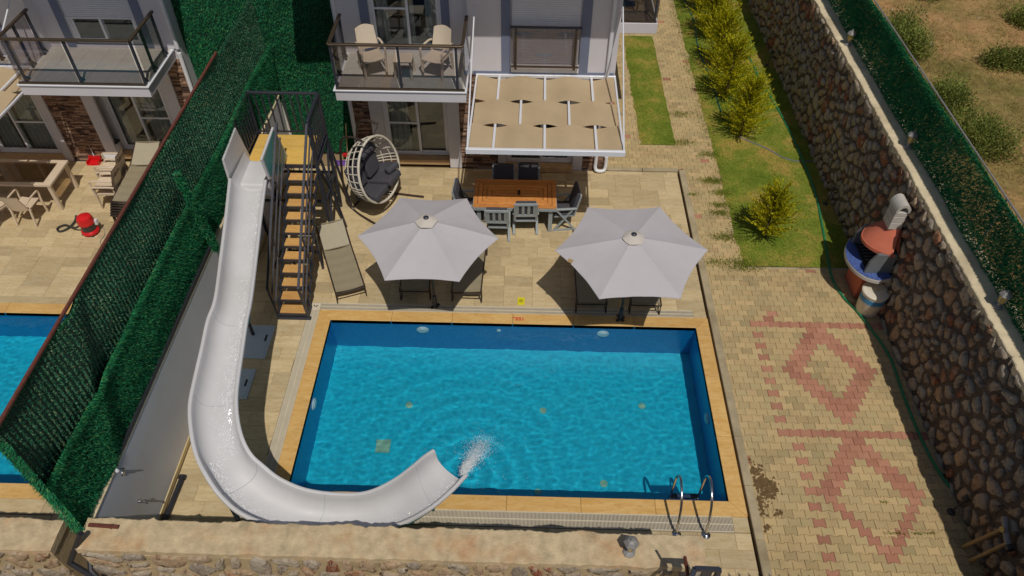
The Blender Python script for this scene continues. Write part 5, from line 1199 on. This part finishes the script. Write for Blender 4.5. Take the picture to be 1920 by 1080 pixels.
for i, (px, py, rx, ry, h, lab, dn) in enumerate(((1692, 85, .42, .75, .55, 'largest dense green bush right behind the netting fence', 1.3), (1772, 195, .38, .42, .4, 'small dark bush behind the netting fence beside a paler one', .8), (1838, 265, .48, .62, .5, 'pale green feathery bush close behind the netting fence', 1.0),
                                               (1895, 122, .55, .28, .22, 'low dark cushion bush out on the dry hillside', 1.0), (1735, -12, .4, .3, .25, 'bush at the upper edge of the dry hillside', .8), (1916, 42, .25, .2, .2, 'tiny bush far out on the dry hillside', .4))):
    q = P(px, py, 2.7); bush(q.x, q.y, rx, ry, h, 80 + i, lab, dn)
# ================================================================== LANTERNS, SPOTLIGHTS, HOSES
def lantern_proto():
    r = thing('wall_lantern', (0, 0, 0), 'x', 'lantern'); r['group'] = 'lanterns along the wall tops'
    MB().lathe([(.085, 0), (.085, .015), (.05, .04), (.03, .05), (.03, .10), (.05, .12)], (0, 0, 0), 8).build('base', 'lamp_metal', r)
    MB().lathe([(.048, .12), (.075, .28)], (0, 0, 0), 6).build('glass', 'lamp_glass', r)
    for k in range(6):
        a = k * math.pi / 3; MB().bar((.05 * math.cos(a), .05 * math.sin(a), .12), (.078 * math.cos(a), .078 * math.sin(a), .28), .009, .009).build('frame_bar', 'lamp_metal', r)
    MB().lathe([(.105, .28), (.10, .295), (.06, .34), (.022, .355), (.022, .375), (.012, .385)], (0, 0, 0), 6).build('cap', 'lamp_metal', r)
    return r
lpn = lantern_proto()
for i, (x, y, z, lab) in enumerate(((7.53, 16.55, 2.66, 'lantern on the stone wall top level with the golden conifer row'), (7.57, 12.5, 2.66, 'lantern on the stone wall top level with the lone conifer'), (7.56, 8.22, 2.66, 'lantern on the stone wall top level with the pool middle'), (1.46, 4.31, 2.0, 'faceted grey lantern on the concrete wall top by the pool ladder'))):
    o = lpn if i == 0 else copy_tree(lpn); tag(o, lab, 'lantern', 'lanterns along the wall tops'); o.location = (x, y, z); o.rotation_euler = (0, 0, .3 * i)
def spot(b, d, H, label):
    r = thing('garden_spotlight', b, label, 'spotlight', 'black garden spotlights along the stone wall'); b = Vector(b); h = b + Vector((d[0] * .1, d[1] * .1, H))
    MB().lathe([(.07, .001), (.06, .03), (.02, .05)], b, 12).build('base', 'vac_dark', r); MB().tube([b, h], .012, 6).build('stem', 'vac_dark', r)
    MB().lathe([(.03, -.07), (.055, -.04), (.06, .05)], h + Vector((0, 0, .03)), 14, (d[0], d[1], .6)).build('head', 'vac_dark', r, smooth=True); ax = Vector((d[0], d[1], .6)).normalized(); MB().lathe([(.05, 0), (.04, .006)], h + Vector((0, 0, .03)) + ax * .052, 14, ax).build('lens', 'lamp_glass', r)
spot((7.12, 13.9, .0), (.6, 0), .45, 'black stake spotlight at the lawn foot of the stone wall, by the lone conifer'); spot((7.05, 20.2, 0), (.6, 0), .42, 'black spotlight on a stake behind the golden conifer row'); spot((7.14, 6.05, 0), (.6, .1), .42, 'black spotlight standing on the pavers by the bamboo poles')
def hose(pix, r, mat, label, z=None):
    pts_ = [P(x, y, r) for x, y in pix]; t = thing('garden_hose', pts_[0], label, 'hose'); MB().tube(catmull(pts_, 6), r, 8).build('tube', mat, t, smooth=True)
    MB().lathe([(r * 1.5, -.03), (r * 1.6, 0), (r * 1.5, .03)], pts_[-1], 8, (pts_[-1] - pts_[-2]).normalized()).build('coupling', 'vac_dark', t)
hose([(1276, -20), (1290, 15), (1303, 45), (1306, 75), (1314, 105), (1325, 130), (1338, 165), (1347, 195), (1356, 222)], .022, 'hose_d', 'dark green hose along the path edge of the conifer lawn')
hose([(1386, 257), (1405, 265), (1440, 280), (1470, 296), (1500, 303), (1530, 300)], .02, 'cdark', 'grey hose lying across the lawn towards the stone wall')
hose([(1398, 92), (1425, 150), (1450, 190), (1480, 245), (1505, 300), (1528, 360), (1541, 420), (1550, 470), (1560, 520), (1580, 555), (1604, 580), (1632, 615), (1668, 668), (1692, 735), (1722, 810), (1752, 870), (1785, 918), (1812, 938)], .026, 'hose', 'long green hose running along the foot of the stone wall past the drum')
wt = thing('water_standpipe', (7.2, 5.25, 0), 'grey standpipe valve with two weathered poles beside the stone wall', 'standpipe')
MB().tube([(7.24, 5.42, 1.10), (7.22, 5.25, 1.0), (7.2, 5.05, .95)], .045, 10).build('valve_pipe', 'lamp_metal', wt, smooth=True); MB().lathe([(.06, 0), (.06, .07)], (7.2, 5.04, .95), 12, (0, -1, 0)).build('pipe_cap', 'vac_dark', wt); MB().lathe([(.035, 0), (.045, .03)], (7.17, 5.25, 1.03), 10, (-1, 0, .3)).build('brass_valve', 'lamp_glass', wt)
MB().tube([(7.1, 5.45, .0), (7.2, 5.28, .97)], .03, 8).build('pole', 'bamboo', wt); MB().tube([(7.12, 5.22, .0), (7.2, 5.08, .92)], .03, 8).build('pole', 'bamboo', wt)
# ================================================================== GATE
gt = thing('yard_gate', (4.8, 3.72, 0), 'dark metal yard gate with spiked top closing the paver yard', 'gate')
MB().box(2.95, 7.15, 3.70, 3.74, .06, 2.14).build('gate_panel', 'dark_metal', gt)
for i in range(27): x = 3.02 + i * .155; MB().lathe([(.012, 0), (.018, .05), (.002, .16)], (x, 3.72, 2.14), 6).build('spike', 'dark_metal', gt)
for x in (2.90, 7.2): MB().box(x - .05, x + .05, 3.67, 3.77, 0, 2.2).build('gate_post', 'dark_metal', gt)
fr = thing('gate_portal', (2.2, 3.6, 0), 'dark metal gate portal frame with a rusty stake beside the wall end', 'gate frame')
pa_, pb_ = P(1303, 1066, 3.0), P(1349, 1068, 3.0)
for a, b in ((pa_, pb_), (Vector((pa_.x, pa_.y, 0)), pa_), (Vector((pb_.x, pb_.y, 0)), pb_), (pa_, pa_ + Vector((-.12, -.25, -.25))), (pa_ + Vector((.0, 0, -.35)), pb_ + Vector((0, 0, -.35)))): MB().bar(a, b, .05, .05).build('frame_bar', 'dark_metal', fr)
MB().bar(pa_.lerp(pb_, .55) + Vector((0, 0, -.02)), pa_.lerp(pb_, .55) + Vector((0, 0, -.5)), .12, .02).build('latch_plate', 'dark_metal', fr)
MB().bar(P(1291, 1085, 2.6), P(1284, 1044, 2.95), .03, .03).build('stake', 'rust', fr)
# ================================================================== BALCONY FURNITURE
def plastic_chair(name, mat, group, label, loc, rot, W=.5, copy_of=None):
    if copy_of is not None: r = copy_tree(copy_of); tag(r, label, 'chair', group); r.location = loc; r.rotation_euler = (0, 0, rot); return r
    r = thing(name, (0, 0, 0), label, 'chair', group)
    m_ = MB(); m_.grid(lambda u, v: ((u - .5) * (W - .06), -.22 + .46 * v, .42 - .02 * math.sin(math.pi * u)), 6, 6); m_.grid(lambda u, v: ((.5 - u) * (W - .06), -.22 + .46 * v, .395), 2, 2); m_.build('seat', mat, r, smooth='all')
    m_ = MB(); m_.grid(lambda u, v: ((u - .5) * (W - .06) * (1 - .1 * v), -.22 - .12 * v + .05 * math.sin(math.pi * u) * -1, .44 + .44 * v + .04 * math.sin(math.pi * u) * v), 8, 6); m_.grid(lambda u, v: ((.5 - u) * (W - .06) * (1 - .1 * v), -.245 - .12 * v + .05 * math.sin(math.pi * u) * -1, .44 + .44 * v + .04 * math.sin(math.pi * u) * v), 8, 6); m_.build('backrest', mat, r, smooth='all')
    for s in (-1, 1):
        x = s * W / 2; MB().tube(catmull([(x * .9, .22, 0), (x, .2, .4), (x, .22, .62), (x, .1, .655), (x, -.15, .65), (x * .95, -.27, .62)], 4), .022, 6).build('armrest', mat, r, smooth=True); MB().bar((x * .9, -.30, 0), (x * .92, -.22, .45), .04, .04).build('leg', mat, r, bevel=.006); MB().bar((x * .9, .22, 0), (x * .9, .2, .42), .035, .035).build('leg', mat, r, bevel=.006)
    return r
bc = plastic_chair('balcony_chair', 'cream_plastic', 'cream chairs on the villa balcony', 'cream plastic armchair on the villa balcony, on the stair tower side', None, 0)
bc.location = (-3.3, 14.42, 2.973); bc.rotation_euler = (0, 0, RAD(205))
plastic_chair('balcony_chair', 'cream_plastic', 'cream chairs on the villa balcony', 'cream plastic armchair on the villa balcony, on the awning side', (-1.93, 14.42, 2.973), RAD(158), copy_of=bc)
bt = thing('side_table', (-2.62, 14.32, 2.973), 'small square cream side table between the balcony chairs', 'table'); MB().box(-2.82, -2.42, 14.12, 14.52, 3.38, 3.41).build('top', 'cream_plastic', bt, bevel=.008)
for s, q in ((-1, -1), (-1, 1), (1, -1), (1, 1)): MB().bar((-2.62 + s * .18, 14.32 + q * .18, 2.974), (-2.62 + s * .16, 14.32 + q * .16, 3.38), .045, .045).build('leg', 'cream_plastic', bt)
sc2 = plastic_chair('wicker_chair', 'wicker', 'dark chairs on the side balcony', 'dark wicker armchair on the side balcony of the villa', None, 0); sc2.location = (2.45, 17.6, 2.973); sc2.rotation_euler = (0, 0, RAD(160))
# ================================================================== NEIGHBOUR'S TERRACE
nt = thing('glass_table', (-11.7, 13.6, 0), 'beige framed table with smoked glass top on the neighbouring terrace', 'table')
for a in ((-12.75, -10.74, 13.12, 13.22), (-12.75, -10.74, 13.96, 14.06)): MB().box(a[0], a[1], a[2], a[3], .70, .76).build('top_frame', 'beige_plastic', nt, bevel=.006)
for x in (-12.75, -10.94): MB().box(x, x + .20, 13.222, 13.958, .70, .76).build('top_frame', 'beige_plastic', nt, bevel=.006)
MB().box(-12.55, -10.94, 13.22, 13.96, .735, .745).build('glass_top', 'smoke_glass', nt)
for x in (-12.68, -10.82):
    for y in (13.18, 14.0): MB().bar((x, y, 0), (x, y, .70), .085, .085).build('leg', 'beige_plastic', nt, bevel=.01)
NGp = 'beige chairs on the neighbouring terrace'
nc = plastic_chair('beige_chair', 'beige_plastic', NGp, 'beige chair pushed up to the glass table beside its leg', None, 0); q = P(78, 402); nc.location = (-11.33, 12.86, 0); nc.rotation_euler = (0, 0, RAD(-3))
plastic_chair('beige_chair', 'beige_plastic', NGp, 'beige chair turned away at the glass table, by the picture edge', (-12.02, 12.72, 0), RAD(-28), copy_of=nc)
for i, (x, y, z, lab) in enumerate(((-9.78, 14.0, 0, 'lower beige chair of the stack beside the red dustpan'), (-9.80, 14.05, .14, 'upper beige chair of the stack beside the red dustpan'), (-9.66, 13.45, 0, 'lower beige chair of the stack beside the piled loungers'), (-9.68, 13.49, .14, 'upper beige chair of the stack beside the piled loungers'))): plastic_chair('beige_chair', 'beige_plastic', NGp, lab, (x, y, z), RAD(92), copy_of=nc)
for i in range(6):
    o = copy_tree(lp); tag(o, ('lowest', 'second lowest', 'third lowest', 'third highest', 'second highest', 'topmost')[i] + ' brown lounger of the pile by the hedge fence', 'sun lounger', 'loungers piled by the hedge fence'); o.location = (-9.02 + .015 * i, 12.62 + .02 * i, .06 * i); o.rotation_euler = (0, 0, RAD(3))
vc = thing('vacuum_cleaner', P(172, 436), 'red drum vacuum cleaner with black hose on the neighbouring terrace', 'vacuum cleaner'); c = P(172, 436)
MB().lathe([(.17, .03), (.19, .05), (.19, .10), (.165, .13)], c, 24).build('base', 'vac_red', vc, smooth=True); MB().lathe([(.155, .13), (.155, .30)], c, 24).build('drum', 'vac_dark', vc, smooth=True); MB().lathe([(.175, .30), (.18, .36), (.165, .40), (.17, .42), (.15, .47), (.07, .51), (.02, .515)], c, 24).build('head', 'vac_red', vc, smooth=True)
MB().bar(c + Vector((-.07, 0, .515)), c + Vector((.07, 0, .515)), .03, .025).build('handle', 'vac_red', vc); MB().box(c.x + .16, c.x + .22, c.y + .02, c.y + .10, .22, .34).build('label_plate', 'white_pvc', vc)
for k in range(4): a = k * math.pi / 2 + .6; MB().lathe([(.03, -.02), (.03, .02)], c + Vector((.17 * math.cos(a), .17 * math.sin(a), .031)), 10, (1, 0, 0)).build('castor', 'vac_dark', vc)
MB().tube(catmull([c + Vector((-.15, 0, .22)), P(140, 427, .12), P(122, 422, .04), P(108, 428, .03), P(112, 434, .03), P(128, 428, .03), P(140, 415, .05), P(143, 404, .10)], 6), .024, 8).build('suction_hose', 'vac_dark', vc, smooth=True)
MB().tube(catmull([c + Vector((.1, .1, .15)), P(194, 428, .01), P(196, 440, .01), P(188, 452, .01), P(190, 458, .01), P(208, 456, .01), P(225, 448, .01)], 5), .006, 5).build('power_cord', 'lamp_metal', vc)
rd = thing('dustpan', P(178, 305), 'red long handled dustpan standing by the stone cladding', 'dustpan'); c = P(178, 306)
MB().box(c.x - .15, c.x + .15, c.y - .10, c.y + .10, .001, .02).box(c.x - .15, c.x + .15, c.y + .08, c.y + .10, .02, .16).box(c.x - .15, c.x - .13, c.y - .1, c.y + .08, .02, .10).box(c.x + .13, c.x + .15, c.y - .1, c.y + .08, .02, .10).build('pan', 'vac_red', rd); MB().tube([c + Vector((0, .09, .14)), c + Vector((-.05, .2, .85))], .012, 6).build('handle', 'white_pvc', rd); MB().tube([c + Vector((-.05, .2, .85)), c + Vector((-.06, .22, .98))], .016, 6).build('grip', 'vac_red', rd)
bg = thing('beach_bag', P(212, 296), 'black and white bag leaning by the stacked beige chairs', 'bag'); c = P(214, 302); MB().obox(c + Vector((0, .1, .26)), (.46, .20, .50), Matrix.Rotation(RAD(-14), 3, 'X')).build('body', 'white_pvc', bg, bevel=.05, seg=2, smooth=True); MB().obox(c + Vector((0, .13, .50)), (.50, .22, .07), Matrix.Rotation(RAD(-14), 3, 'X')).build('top_trim', 'vac_dark', bg, bevel=.02); MB().tube(catmull([c + Vector((-.15, .05, .5)), c + Vector((-.08, .0, .66)), c + Vector((.08, .0, .66)), c + Vector((.15, .05, .5))], 5), .012, 6).build('strap', 'vac_dark', bg)
